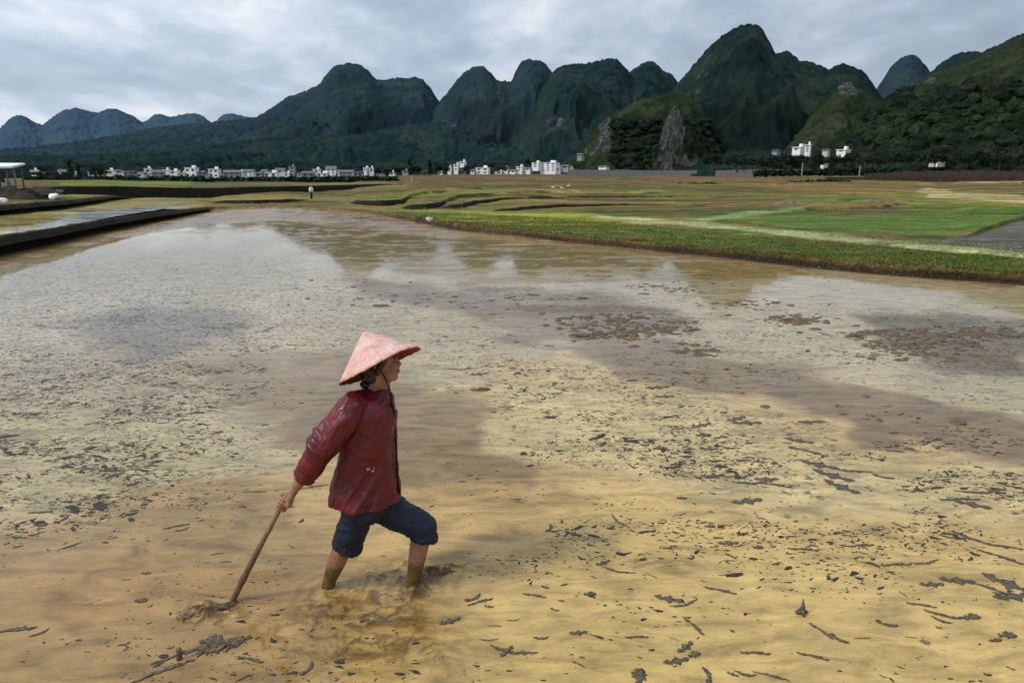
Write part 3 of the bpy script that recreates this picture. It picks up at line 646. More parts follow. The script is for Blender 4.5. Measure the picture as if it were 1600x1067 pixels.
def copy_tree(o, parent=None):
    c = o.copy(); COL.objects.link(c); c.parent = parent
    for ch in [q for q in COL.objects if q.parent == o]: copy_tree(ch, c)
    return c
TL = ['rounded dark broadleaf tree', 'tall narrow dark conifer', 'low grey green bushy tree']
def put_tree(k, u, vbase, hpx, D, wk=1., where='', group=''):
    p = at_dist(u, vbase, D)
    o = PROTO[k] if not used[k] else copy_tree(PROTO[k]); used[k] = True
    H0 = (6.5, 7.6, 4.6)[k]; s = hpx*float((p-CAM)@Fv)/F/H0*1.02
    o.location = p; o.scale = (s*wk, s*wk, s); o.rotation_euler = (0, 0, random.uniform(0, 6.28))
    key = (k, where); TN[key] = TN.get(key, 0)+1
    tag(o, '%s, %s such from the left %s' % (TL[k], ORD(TN[key]), where), 'tree', group)
for u, vb, h, k, D, wk in sorted([(112, 281, 34, 1, 330, .8), (124, 281, 28, 1, 340, 1.), (150, 281, 24, 0, 300, 1.1), (163, 280, 18, 0, 300, 1.), (64, 281, 14, 2, 280, 1.6), (84, 281, 13, 2, 280, 1.3), (108, 281, 14, 2, 290, 1.2),
        (184, 282, 10, 2, 300, 1.2), (206, 282, 9, 2, 300, 1.2), (262, 282, 10, 2, 320, 1.1), (290, 283, 9, 2, 320, 1.3), (345, 270, 18, 1, 480, 1.), (318, 268, 16, 1, 480, 1.), (372, 274, 14, 0, 470, 1.),
        (410, 272, 14, 0, 470, 1.), (446, 270, 14, 1, 480, 1.), (470, 274, 12, 0, 460, 1.), (548, 270, 14, 1, 480, 1.), (590, 277, 16, 0, 400, 1.), (606, 277, 15, 0, 400, 1.1), (622, 276, 17, 0, 390, 1.)]):
    put_tree(k, u, vb, h, D, wk, 'by the left village', 'trees around the left village')
for u, vb, h, k, D, wk in sorted([(642, 274, 30, 1, 380, 1.3), (652, 275, 18, 0, 380, 1.2), (672, 274, 26, 1, 380, 1.2), (686, 275, 20, 0, 370, 1.1), (698, 274, 16, 0, 380, 1.), (730, 274, 18, 0, 400, 1.), (768, 268, 16, 0, 440, 1.), (785, 272, 14, 2, 400, 1.), (824, 262, 16, 0, 460, 1.), (900, 268, 12, 2, 420, 1.), (912, 266, 16, 1, 430, .9)]):
    put_tree(k, u, vb, h, D, wk, 'by the middle houses', 'trees beside the middle houses')
rt = []
rg_ = random.Random(4)
for i in range(46):
    u = 1104+i*11.4+rg_.uniform(-4, 4); vb = 266 - .012*(u-1100) + rg_.uniform(-2, 2); h = rg_.uniform(16, 30) if u < 1240 or u > 1330 else rg_.uniform(10, 20)
    rt.append((u, vb, h, rg_.choice([0, 0, 0, 2]), rg_.uniform(235, 300), rg_.uniform(.9, 1.3)))
rt += [(1600-8, 270, 34, 0, 220, 1.), (1560, 268, 30, 0, 220, 1.1), (1226, 262, 24, 0, 240, 1.2), (1252, 262, 22, 0, 240, 1.2), (1276, 262, 24, 0, 240, 1.1), (1304, 262, 22, 0, 240, 1.2), (1326, 262, 22, 0, 240, 1.2), (1215, 270, 18, 0, 250, 1.1), (1245, 271, 20, 0, 250, 1.1), (1272, 270, 18, 0, 250, 1.), (1300, 268, 18, 0, 250, 1.), (1330, 268, 14, 0, 250, 1.)]
for u, vb, h, k, D, wk in sorted(rt):
    put_tree(k, u, vb, h, D, wk, 'below the right hill', 'trees in the belt below the right hill')

# ------------------------------------------------------------------ hedges (long dark belts of undergrowth)
def hedge(name, pts, D, hpx, depth, seed, label, col=(.012, .018, .009), n=2600):
    rg = np.random.default_rng(seed); us = [p[0] for p in pts]; vs = [p[1] for p in pts]
    u = rg.uniform(us[0], us[-1], n); base = at_dist(u, np.interp(u, us, vs), D+rg.uniform(0, depth, n))
    hh = hpx*D/F*(.55+.6*fbm(u/9, 0, 0, 3, seed)); c = base+np.stack([rg.normal(0, .3, n), rg.normal(0, .3, n), rg.uniform(-.3, 1, n)**1*hh], 1)
    s = rg.uniform(.2, .55, n)[:, None]; a = rg.normal(0, 1, (n, 3)); a /= np.linalg.norm(a, axis=1)[:, None]; b_ = np.cross(a, rg.normal(0, 1, (n, 3))); b_ /= np.linalg.norm(b_, axis=1)[:, None]
    V = np.stack([c-a*s, c-b_*s, c+a*s, c+b_*s], 1).reshape(-1, 3)
    o = mesh_np(name, V, np.arange(4*n).reshape(n, 4), False, LF[0]); tag(o, label, 'hedge'); return o
hedge('hedge', [(40, 284), (340, 285), (620, 283)], 150, 7, 6, 3, 'long dark hedge in front of the left village houses', n=5000)
hedge('hedge', [(1180, 273), (1250, 272), (1400, 270)], 200, 7, 6, 5, 'dark green hedge running below the white house on the slope', n=2200)
hedge('hedge', [(1030, 296), (1060, 294), (1120, 292)], 105, 5, 4, 6, 'low dark bush strip in the brown terraces', n=700)
hedge('hedge', [(1225, 291), (1260, 289), (1320, 288)], 115, 5, 4, 7, 'dark brown brush strip at the far edge of the fields', n=700)

def kpx(p): return float((np.array(p)-CAM)@Fv)/F
# ------------------------------------------------------------------ houses
WH = [simple('white_render', (.88, .88, .86), .8, 1.5, .08, .1), simple('cream_render', (.62, .60, .55), .8, 1.5, .12, .1), simple('grey_render', (.33, .34, .37), .85, 1.5, .15, .1), simple('brown_brick', (.16, .115, .085), .9, 1.5, .2, .1)]
RF = [simple('grey_roof_tiles', (.16, .165, .18), .8, 3, .3, .3), simple('dark_roof_tiles', (.05, .05, .055), .8, 3, .3, .3)]
WIN = simple('dark_window', (.03, .035, .045), .2, 2, .2, 0, spec=.5)
def house(u, vb, wpx, hpx, D, wall, roof, stor, label, yaw=None, group=None, z_ground=True):
    p = at_dist(u, vb, D); k = kpx(p); W_ = wpx*k; H_ = hpx*k; Dp = max(W_*.7, 4.)
    if yaw is None: yaw = random.uniform(-.55, -.05)+math.atan2(-p[0], p[1])
    e = empty('house', p, yaw)
    rh = 0 if roof == 'flat' else min(H_*.3, 1.9)
    wb = MB(); wb.box((0, Dp/2, (H_-rh)/2-1.0), (W_, Dp, H_-rh+2.0)); wb.build('wall', WH[wall], e)
    z0 = H_-rh
    if roof == 'flat':
        rb = MB(); rb.box((0, Dp/2, z0+.12), (W_+.5, Dp+.5, .24)); rb.box((W_*.2, Dp*.6, z0+.8), (W_*.28, Dp*.4, 1.2)); rb.build('roof', WH[wall if wall < 3 else 1], e)
    else:
        rb = MB(); o = .45; x = W_/2+o; y0, y1 = -o, Dp+o; t = .15
        rb.add([(-x, y0, z0), (x, y0, z0), (x, y1, z0), (-x, y1, z0), (-x, Dp/2, z0+rh), (x, Dp/2, z0+rh)], [(0, 1, 5, 4), (2, 3, 4, 5), (1, 2, 5), (3, 0, 4), (3, 2, 1, 0)])
        rb.build('roof', RF[0 if roof == 'grey' else 1], e)
    nw = max(1, int(W_/2.6)); sh = z0/stor
    for s in range(stor):
        for i in range(nw):
            wm = MB(); x = (i+.5-nw/2)*W_/nw; wm.box((x, -.02, sh*(s+.55)), (W_/nw*.42, .12, sh*.42)); wm.build('window', WIN, e)
    tag(e, label, 'house', group); return e
HL = [ # u, base, w, h, wall, roof, storeys, words
 (53, 275, 8, 8, 0, 'flat', 1, 'tiny white box house alone just right of the shed'),
 (98, 278, 9, 13, 0, 'grey', 2, 'narrow white gabled house left of the tall conifers'),
 (142, 278, 7, 10, 1, 'flat', 1, 'small cream house partly hidden under the left dark tree'),
 (171, 273, 15, 6, 0, 'flat', 1, 'low white house just right of the left dark tree'),
 (184, 270, 6, 5, 2, 'grey', 1, 'tiny grey house above the low white one'),
 (201, 277, 16, 10, 2, 'dark', 2, 'dark roofed grey house between two white ones on the far left'),
 (217, 278, 15, 9, 0, 'grey', 1, 'white house with a sloping grey roof at the start of the bright field strip'),
 (231, 271, 10, 7, 0, 'flat', 1, 'small white block standing above its neighbours on the left'),
 (248, 278, 18, 12, 2, 'grey', 2, 'wide grey house in the middle of the left cluster'),
 (270, 278, 14, 10, 0, 'flat', 2, 'pale flat roofed house beside the wide grey one'),
 (298, 278, 17, 15, 0, 'flat', 2, 'tall bright white house with a roof box, tallest of the left cluster'),
 (314, 277, 8, 10, 2, 'grey', 2, 'slim grey house next to the tall bright white one'),
 (334, 278, 15, 13, 0, 'flat', 2, 'bright white house with a large dark window'),
 (347, 279, 7, 6, 1, 'flat', 1, 'tiny cream annexe between bright house and long grey roof'),
 (362, 278, 26, 12, 2, 'grey', 2, 'long low house under a broad grey roof'),
 (388, 276, 15, 11, 0, 'grey', 2, 'white gabled house right of the long grey roof'),
 (404, 276, 10, 7, 2, 'grey', 1, 'small grey shed house between two white houses'),
 (422, 277, 21, 7, 0, 'flat', 1, 'long low bright white house in the centre of the village'),
 (437, 271, 13, 8, 1, 'grey', 1, 'cream house peeping over the long low white one'),
 (456, 276, 8, 15, 2, 'flat', 3, 'thin grey tower house in the village centre'),
 (482, 277, 20, 9, 2, 'grey', 1, 'broad pale grey house right of the thin tower house'),
 (503, 277, 17, 6, 0, 'flat', 1, 'very low white house beside the broad pale grey one'),
 (517, 276, 15, 16, 0, 'grey', 3, 'tall white gabled house, highest in the right half of the left village'),
 (538, 277, 23, 11, 2, 'grey', 2, 'wide lavender grey house next to the highest white gable'),
 (559, 276, 15, 8, 2, 'dark', 1, 'small dark roofed grey house near the right end of the row'),
 (570, 269, 5, 6, 0, 'flat', 1, 'tiny white cube, left of a pair on the hedge'),
 (580, 270, 7, 7, 0, 'flat', 1, 'tiny white cube, right of a pair on the hedge'),
 (633, 271, 11, 5, 2, 'flat', 1, 'grey low hut left of the dark conifers'),
 (664, 273, 14, 8, 3, 'dark', 1, 'brown brick hut between the dark conifers'),
 (702, 269, 7, 9, 0, 'flat', 2, 'white house with one narrow side, left of the middle pair'),
 (712, 267, 9, 12, 0, 'flat', 2, 'tall white house of the middle pair by the brown block'),
 (722, 257, 9, 5, 0, 'flat', 1, 'small white hut high up behind the middle pair'),
 (722, 272, 17, 9, 3, 'grey', 1, 'brown block in front of the middle pair of white houses'),
 (753, 272, 25, 12, 0, 'flat', 2, 'long white two storey block with a row of windows'),
 (779, 272, 17, 4, 1, 'flat', 1, 'very low pale wall house between two white blocks'),
 (798, 271, 18, 8, 0, 'grey', 1, 'white house with grey roof left of the tall multi storey block'),
 (811, 268, 12, 9, 0, 'flat', 2, 'white cube house rising behind a grey roof'),
 (836, 262, 14, 9, 0, 'flat', 2, 'left wing of white buildings beside the multi storey block'),
 (856, 268, 32, 17, 0, 'flat', 4, 'large white multi storey block with many windows, biggest building'),
 (882, 264, 16, 8, 2, 'grey', 1, 'grey roofed hall right of the large multi storey block'),
 (889, 268, 6, 6, 0, 'flat', 1, 'single tiny white box right of the grey roofed hall'),
 (905, 246, 9, 8, 2, 'grey', 2, 'pale grey house up the slope over the tiny box'),
 (941, 263, 16, 5, 0, 'grey', 1, 'low white roofed hut at the foot of the rocky hill'),
 (1210, 238, 11, 6, 2, 'grey', 1, 'pale grey hut on the left of the hillside group'),
 (1244, 236, 20, 8, 0, 'flat', 1, 'long low white wing joined left of the hillside tower house'),
 (1261, 238, 12, 16, 0, 'flat', 3, 'bright white tower house standing on the hillside'),
 (1289, 237, 11, 6, 1, 'grey', 1, 'cream hut to the right of the hillside tower house'),
 (1314, 238, 21, 5, 0, 'flat', 1, 'flat white shed on the right hillside terrace'),
 (1285, 258, 8, 5, 0, 'grey', 1, 'small white hut among trees below the hillside tower house'),
 (1456, 252, 11, 5, 1, 'grey', 1, 'pale hut hidden in trees, left of two'),
 (66, 279, 6, 5, 0, 'flat', 1, 'tiny white hut directly beside the lone box house at far left'),
 (85, 279, 6, 6, 1, 'grey', 1, 'tiny cream gable left of the narrow gabled house'),
 (117, 278, 7, 6, 0, 'flat', 1, 'tiny white hut between the two tall conifers'),
 (157, 277, 8, 6, 0, 'grey', 1, 'little white gable in front of the round dark tree'),
 (189, 278, 8, 6, 0, 'flat', 1, 'little white cube left of the dark roofed grey house'),
 (232, 278, 10, 7, 0, 'grey', 1, 'small white front below the raised white block'),
 (258, 272, 8, 6, 0, 'flat', 1, 'white upper storey peeping over the wide grey house'),
 (284, 278, 9, 7, 1, 'flat', 1, 'small cream cube left of the tall bright house'),
 (324, 278, 7, 8, 0, 'grey', 2, 'slim white gable left of the house with large window'),
 (375, 277, 9, 8, 0, 'flat', 2, 'white cube at right end of the long grey roof'),
 (396, 277, 7, 6, 0, 'flat', 1, 'tiny white cube right of the white gabled house'),
 (412, 272, 9, 7, 1, 'grey', 1, 'cream gable behind the long low bright house, left side'),
 (447, 277, 10, 6, 0, 'flat', 1, 'low white cube left of the thin grey tower'),
 (468, 277, 8, 7, 0, 'grey', 1, 'small white gable right of the thin grey tower'),
 (494, 271, 10, 6, 0, 'flat', 1, 'white upper storey over the very low white house'),
 (526, 277, 8, 7, 0, 'flat', 1, 'white cube wedged right of the highest white gable'),
 (549, 276, 7, 6, 0, 'flat', 1, 'tiny white cube right of the lavender grey house'),
 (592, 276, 9, 5, 1, 'grey', 1, 'cream hut past the pair of tiny cubes'),
 (612, 275, 8, 5, 0, 'flat', 1, 'last white hut before the dark conifers'),
 (688, 272, 8, 6, 0, 'grey', 1, 'white gable just left of the middle pair'),
 (738, 270, 8, 7, 0, 'grey', 1, 'small white gable left of the long two storey block'),
 (790, 268, 8, 6, 0, 'flat', 1, 'tiny white cube above the very low pale wall house'),
 (824, 267, 10, 7, 0, 'grey', 1, 'white gable between the cube house and the left wing'),
 (872, 268, 8, 7, 0, 'flat', 2, 'white annexe touching the right of the largest block'),
 (1466, 252, 9, 6, 0, 'grey', 1, 'white hut hidden in trees, right of two'),
]
for q in HL:
    u, vb, wp, hp, wl, rf_, stt, lab = q
    if u > 620: wp, hp = wp*.8, hp*.76
    if u > 1000: wp, hp = wp*.85, hp*.85
    D = (430 if u < 620 else 400 if u < 1000 else 292 if vb > 245 else 300) + (12 if vb < 273 and u < 1000 else 0)
    house(u, vb, wp, hp, D, wl, rf_, stt, lab, group='village houses')

# ------------------------------------------------------------------ road wall, embankments, poles
CONC = simple('pale_concrete', (.20, .20, .20), .85, 1.2, .35, .3, .02); STONE = simple('dark_stone', (.036, .030, .022), .95, 5, .6, 1., .06, .1)
EARTH = simple('brown_earth', (.065, .05, .036), .95, 1.2, .5, .8, .06, .1)
def strip_wall(name, pts, D, hpx, mat, label, thick=.6, seed=1, cat='wall'):
    us = np.arange(pts[0][0], pts[-1][0], 3.); vs = np.interp(us, [p[0] for p in pts], [p[1] for p in pts]); hp = np.interp(us, [p[0] for p in pts], [p[2] for p in pts])*hpx
    B = at_dist(us, vs, D); T_ = hp*D/F; V = []; n = len(us); rr = .12*(fbm(us/4, 0, 0, 3, seed)-.5)
    for i in range(n):
        r = B[i, :2]/np.linalg.norm(B[i, :2]); f = B[i, :2]; k = B[i, :2]+r*thick; t = T_[i]*(1+rr[i]*3)
        V += [(f[0], f[1], B[i, 2]-2.5), (f[0], f[1], B[i, 2]+t), (k[0], k[1], B[i, 2]+t), (k[0], k[1], B[i, 2]-2.5)]
    Fs = []
    for i in range(n-1):
        for q in range(3): Fs.append((i*4+q, (i+1)*4+q, (i+1)*4+q+1, i*4+q+1))
    o = mesh_np(name, V, np.array(Fs), False, mat); tag(o, label, cat); return o
strip_wall('road_wall', [(888, 270, .9), (980, 271, 1), (1040, 272, 1), (1092, 272, 1)], 300, 5, CONC, 'long pale grey roadside wall in front of the limestone cliff')
strip_wall('road_wall', [(1118, 270, .8), (1200, 269, 1), (1290, 268, .6)], 290, 4, CONC, 'thin pale grey roadside wall right of the limestone cliff')
strip_wall('embankment', [(1290, 250, .4), (1340, 246, 1), (1430, 244, 1), (1460, 240, .5)], 330, 6, EARTH, 'brown earth bank below the green forest', 2., 3, 'bank')
strip_wall('embankment', [(1490, 246, .5), (1540, 243, 1), (1660, 240, 1.1)], 330, 8, EARTH, 'brown earth bank at the far right edge under trees', 2., 4, 'bank')
strip_wall('embankment', [(1350, 276, .5), (1420, 276, 1), (1500, 276, 1.1), (1660, 278, 1.1)], 170, 7, simple('grey_earth', (.075, .062, .052), .95, 1.5, .5, .6, .06, .1), 'grey brown terrace wall along the far right fields', 1.5, 5, 'bank')
strip_wall('embankment', [(1290, 279, .5), (1400, 280, .8), (1660, 281, 1.)], 150, 3.5, EARTH, 'low brown terrace edge nearest the far right fields', 1.5, 6, 'bank')
def kpx(p): return float((np.array(p)-CAM)@Fv)/F
POLE = simple('pale_pole', (.42, .40, .37), .8, 4, .2, 0)
for u, vb, h, lab in [(644, 288, 14, 'short pale post standing in the terraces before the conifers'), (1253, 271, 16, 'thin pale pole by the dark hedge under the tower house'), (1343, 272, 12, 'thin pale pole at the right end of the hedge')]:
    D = 110 if u < 700 else 190; p = at_dist(u, vb, D); k = kpx(p)
    mb = MB(); hh = h*k; r = .13
    mb.tube([(0, 0, -.5), (0, 0, hh*.9), (0, 0, hh)], [r, r*.8, r*.6], 8); o = mb.build('pole', POLE); o.location = p; tag(o, lab, 'pole')

# ------------------------------------------------------------------ terrace walls of rough stone
def stone_wall(L, z0s, u0, u1, name, label, mat=STONE, extra=.0, off=.14, seed=1, thick=.35):
    """rough wall along a terrain step; L = line() data"""
    fu, fv, hh, W = L; o = (fu >= u0-.1) & (fu <= u1+.1) if u0 is not None else slice(None)
    W = W[o]; hh = hh[o]; seg = np.concatenate([[0], np.cumsum(np.hypot(*np.diff(W[:, :2], axis=0).T))])
    s = np.arange(0, seg[-1], .09); x = np.interp(s, seg, W[:, 0]); y = np.interp(s, seg, W[:, 1]); z = np.interp(s, seg, W[:, 2]); h = np.interp(s, seg, hh)+extra
    k = np.ones(9)/9; x = np.convolve(np.pad(x, 4, 'edge'), k, 'valid'); y = np.convolve(np.pad(y, 4, 'edge'), k, 'valid')
    dx = np.gradient(x); dy = np.gradient(y); l = np.hypot(dx, dy); nx, ny = dy/l, -dx/l      # towards the camera side
    nx = np.where(ny > 0, -nx, nx); ny = -np.abs(ny)
    wob = (fbm(s*.5, 0, 0, 3, seed+5)-.5)*.18
    rows = 9; V = []
    prof = [(off+.10, -.25), (off+.08, .02), (off+.05, .2), (off+.03, .4), (off+.01, .6), (off-.01, .8), (off-.03, .97), (off-.10, 1.02), (-thick, 1.01), (-thick-.15, .6)]
    for i, (a, f) in enumerate(prof):
        zz = z+np.where(f > 0, f*h, f)
        dn = (fbm(s*1.3, zz*3.5, 0, 5, seed)-.5)*.12*(1 if i < 8 else .3)+wob
        V.append(np.stack([x+nx*(a+dn), y+ny*(a+dn), zz+((fbm(s*1.7, i*.2, 0, 4, seed+8)-.5)*.10 if 5 < i < 9 else 0)], 1))
    V = np.array(V); o = mesh_np(name, V.reshape(-1, 3), gridfaces(V.shape[0], V.shape[1]), False, mat); tag(o, label, 'wall'); return o
stone_wall(SHORE, None, -900, 331, 'terrace_wall', 'dark rough stone wall holding the near left terrace above the paddy', seed=11, extra=.02, off=.16, thick=.22)
stone_wall(STEPS[0], None, -2000, 220, 'terrace_wall', 'dark stone wall behind the narrow flooded strip at far left', seed=12)
stone_wall(STEPS[1], None, -2000, 660, 'terrace_wall', 'long dark wall stretching under the left village', seed=13, thick=.6)
stone_wall(STEPS[2], None, None, None, 'terrace_edge', 'dark undercut bund at the top left corner of the paddy', seed=14) if False else None
for i, q in enumerate(((2, 'dark eroded bund edge at the far end of the paddy'), (3, 'curved dark terrace edge nearest the village, with green rim'), (4, 'curved dark terrace edge with a shadowed hollow'), (5, 'short dark curved terrace edge in the brown fields'), (6, 'long low terrace edge in the brown fields'))):
    L = STEPS[q[0]]; stone_wall(L, None, -5000, 5000, 'terrace_edge', q[1], STONE, 0, .05, 20+i, .1)

pw, nt, b = newmat('flooded_plot_water'); gp = geo_pos(nt); n1 = noise(nt, mapping(nt, gp, (.5, 2, 1)), 1.5, 6, .65)
nt.links.new(ramp(nt, n1, [(.35, (.10, .075, .04)), (.6, (.26, .21, .14))]), b.inputs['Base Color']); nt.links.new(ramp(nt, n1, [(.4, .05), (.65, .3)]), b.inputs['Roughness']); b.inputs['IOR'].default_value = 1.33
pts_ = np.array([ground(u, v, .475) for u, v in ((-500, 510), (-300, 448), (0, 371), (60, 361), (120, 350), (180, 338), (240, 329), (285, 321), (240, 322), (200, 326), (150, 331), (100, 338), (0, 351), (-300, 408), (-500, 450))])
fp = mesh_np('water', pts_, np.arange(len(pts_))[None], False, pw); tag(fp, kind='structure')
# ------------------------------------------------------------------ shed at the left
p = ground(-8, 309, .85); sh = empty('shed', p, math.atan2(-p[0], p[1]))
WHT = simple('white_roof_sheet', (.85, .86, .88), .5, 2, .05, .1); WOOD = simple('weathered_wood', (.20, .17, .13), .85, 6, .4, .4, .02); PALEW = simple('pale_plank', (.55, .52, .40), .8, 6, .2, .3, .01)
px_ = float((p-CAM)@Fv)/F
def sp_(u, v): return ((u+8)*px_, (309-v)*px_)   # local x, z for a point of the shed front
xr, zr = sp_(25, 265)
rb = MB(); zl = sp_(0, 267)[1]
rb.add([(-2.2, -.5, zr-.05), (xr-.2, -.5, zr+.02), (xr+.55, 2.6, zr+.22), (-1.6, 2.6, zr+.22), (-2.2, -.5, zr+.06), (xr-.2, -.5, zr+.13), (xr+.55, 2.6, zr+.33), (-1.6, 2.6, zr+.33)], [(3, 2, 1, 0), (4, 5, 6, 7), (0, 1, 5, 4), (1, 2, 6, 5), (2, 3, 7, 6), (3, 0, 4, 7)])
rb.build('roof', WHT, sh)
for (x, y) in ((xr-.45, -.3), (xr+.3, 2.3), (-1.6, -.3), (-1.2, 2.3), (xr-1.1, -.3)):
    mb = MB(); mb.tube([(x, y, -.3), (x, y, zr+(.0 if y < 0 else .2))], .05, 6); mb.build('post', WOOD, sh, True)
mb = MB(); mb.box((xr-.1, 1.0, zr*.62), (.06, 2.4, zr*.75), -.0); mb.build('side_panel', simple('grey_sheet', (.30, .30, .32), .7, 3, .3, .2), sh)
mb = MB(); mb.box((-1.0, -.25, zr*.5), (1.5, .06, zr*.9)); mb.box((xr-.55, -.24, zr*.28), (.5, .05, zr*.5)); mb.build('front_panel', simple('front_sheet', (.45, .45, .44), .7, 3, .3, .2), sh)
mb = MB(); mb.box((-.5, 2.2, zr*.6), (2.2, .06, zr*.7)); mb.build('back_panel', simple('pale_sheet', (.38, .38, .37), .7, 3, .3, .2), sh)
tag(sh, 'small grey shed with a white sheet roof at the left edge', 'shed')
pk = MB(); a = ground(-20, 305, .85); b_ = a + np.array([1.4, 0, .75]); pk.tube([a+[0, -.6, .1], b_+[0, -.6, .1]], [.11, .11], 4); o = pk.build('plank', PALEW); tag(o, 'pale yellow beam sloping up against the shed front', 'plank')
def heap(name, u, v, z, w, h, dpt, mat, label, cat, seed):
    p = ground(u, v, z); a = np.linspace(0, 2*np.pi, 40)[:-1]; rr = np.linspace(0, 1, 14); A, Rr = np.meshgrid(a, rr)
    x = Rr*np.cos(A)*w/2; y = Rr*np.sin(A)*dpt/2; zz = h*(1-Rr**2)*(.55+.9*ridge(x*2.2+seed, y*2.2, 0, 4, seed)) - .05*Rr
    i = np.arange(14*39).reshape(14, 39); j = np.roll(i, -1, 1)
    Fs = np.stack([i[:-1].ravel(), j[:-1].ravel(), j[1:].ravel(), i[1:].ravel()], 1)
    o = mesh_np(name, np.stack([x, y, zz], -1).reshape(-1, 3), Fs, False, mat); o.location = p; tag(o, label, cat); return o
heap('rubble_heap', 4, 312, .85, 3.6, .62, 1.8, EARTH, 'dark brown rubble heap in front of the shed', 'heap', 1)
heap('rubble_heap', 44, 311, .85, 2.6, .42, 1.5, STONE, 'darker low rubble heap to the right of the shed', 'heap', 2)
heap('rubble_heap', 62, 303, 1.1, 2.4, .32, 1.4, EARTH, 'small brown heap behind the white sack', 'heap', 3)
def sack(u, v, z, s, label, seed, name='sack', mat=None):
    p = ground(u, v, z); mb = MB(); mb.ball((0, 0, s*.28), (s*.5, s*.38, s*.30), 14); mb.ball((s*.3, 0, s*.34), (s*.28, s*.24, s*.22), 10); mb.ball((-s*.25, s*.05, s*.42), (s*.24, s*.2, s*.2), 10)
    o = mb.build(name, mat or WHT, None, True); V = remesh(o, s*.06, lambda V, N: s*.30*(fbm(V[:, 0]/s*3, V[:, 1]/s*3, V[:, 2]/s*3, 3, seed)-.5)); o.location = p; tag(o, label, name.replace('_', ' ')); return o
sack(83, 312, .85, .5, 'small white sack on the wall right of the shed', 3)
sack(4, 318, .45+.42, .42, 'pale lilac sack low in front of the shed', 4)
sack(671, 346, .22, .28, 'single pale stone on the grassy bund by the paddy edge', 6, 'pale_stone', simple('pale_stone', (.62, .56, .44), .8, 8, .2, .4))
bt = MB(); p = ground(72, 305, 1.0); bt.box((0, 0, .22), (1.6, .5, .1)); bt.box((-.5, 0, .08), (.12, .4, .26)); bt.box((.5, 0, .08), (.12, .4, .26)); o = bt.build('bench', simple('pinkish_plank', (.42, .33, .26), .8, 5, .3, .3)); o.location = p; tag(o, 'pinkish plank bench on the terrace right of the shed', 'bench')

# ------------------------------------------------------------------ small far figures
def far_person(u, v, z, h, shirt, legs, label):
    p = ground(u, v, z); s = h/1.6; e = empty('person', p)
    b_ = MB(); b_.ball((0.02*s, 0, 1.47*s), (.1*s, .09*s, .12*s), 10); b_.tube([(0, 0, 1.25*s), (.01*s, 0, 1.42*s)], .05*s, 8)
    for sg in (-1, 1):
        b_.tube([(.0, sg*.09*s, .8*s), (.03*s*sg, sg*.1*s, .42*s), (-.02*s, sg*.1*s, 0)], [.09*s, .065*s, .045*s], 8); b_.tube([(0, sg*.2*s, 1.25*s), (.06*s, sg*.24*s, 1.0*s), (.16*s, sg*.2*s, .8*s)], [.05*s, .04*s, .03*s], 8)
    b_.tube([(0, 0, .75*s), (0, 0, 1.3*s)], [.15*s, .17*s], 10)
    o = b_.build('body', SKIN, e, True); remesh(o, .03*s)
    c = MB(); c.tube([(0, 0, .78*s), (0, 0, 1.05*s), (0, 0, 1.32*s)], [.19*s, .19*s, .16*s], 12, ry=[.22*s, .23*s, .2*s]); c.build('shirt', shirt, e, True)
    t = MB()
    for sg in (-1, 1): t.tube([(.0, sg*.1*s, .85*s), (.03*s*sg, sg*.1*s, .42*s), (-.02*s, sg*.1*s, .12*s)], [.12*s, .085*s, .07*s], 8)
    t.build('trousers', legs, e, True); tag(e, label, 'person'); return e
SKIN = None
# ------------------------------------------------------------------ the farmer
sknt, nt, b = newmat('skin'); SKIN = sknt; gp = geo_pos(nt); nn = noise(nt, gp, 18, 5, .65)
skc = ramp(nt, nn, [(.3, (.24, .105, .055)), (.7, (.40, .20, .12))])
sp = nt.nodes.new('ShaderNodeSeparateXYZ'); nt.links.new(gp, sp.inputs[0])
mh = math_(nt, 'ADD', sp.outputs[2], math_(nt, 'MULTIPLY', math_(nt, 'SUBTRACT', noise(nt, gp, 22, 4, .6), .5), -.22))
mudf = ramp(nt, mh, [(.13, 1.), (.17, 0.)])
pale = ramp(nt, sp.outputs[2], [(.05, 1.), (.45, 0.)])
c = mixc(nt, math_(nt, 'MULTIPLY', pale, .0), skc, (.5, .3, .2))
c = mixc(nt, mudf, c, ramp(nt, nn, [(.3, (.05, .028, .010)), (.7, (.19, .11, .035))]))
nt.links.new(c, b.inputs['Base Color']); b.inputs['Roughness'].default_value = .42; b.inputs['Subsurface Weight'].default_value = .05; b.inputs['Subsurface Radius'].default_value = (.01, .004, .002)
bump(nt, b, nn, .25, .004)
def cloth(name, c, c2, rough, sc, bs=.5, bd=.008):
    m, nt, b = newmat(name); v = objc(nt); n1 = noise(nt, v, sc, 6, .65, .6); n2 = noise(nt, v, sc*7, 5, .7)
    nt.links.new(mixc(nt, .35, ramp(nt, n1, [(.32, c2), (.68, c)]), ramp(nt, n2, [(.3, c2), (.7, c)])), b.inputs['Base Color'])
    nt.links.new(ramp(nt, n1, [(.3, rough-.1), (.7, rough+.15)]), b.inputs['Roughness']); b.inputs['Specular IOR Level'].default_value = .45
    bump(nt, b, math_(nt, 'ADD', n1, math_(nt, 'MULTIPLY', n2, .35)), bs, bd); return m
JK = cloth('wet_maroon_cloth', (.185, .011, .018), (.048, .003, .007), .42, 9); DN = cloth('wet_navy_denim', (.006, .014, .036), (.002, .005, .014), .6, 9)
YP = 3.40
root = empty('person', ground(575, 915, 0)); 
PP = lambda u, v, y=YP: P(u, v, y)
hc = PP(595, 566); up = np.array([0, 0, 1.]); fw = np.array([1., 0, 0])
bd = MB()
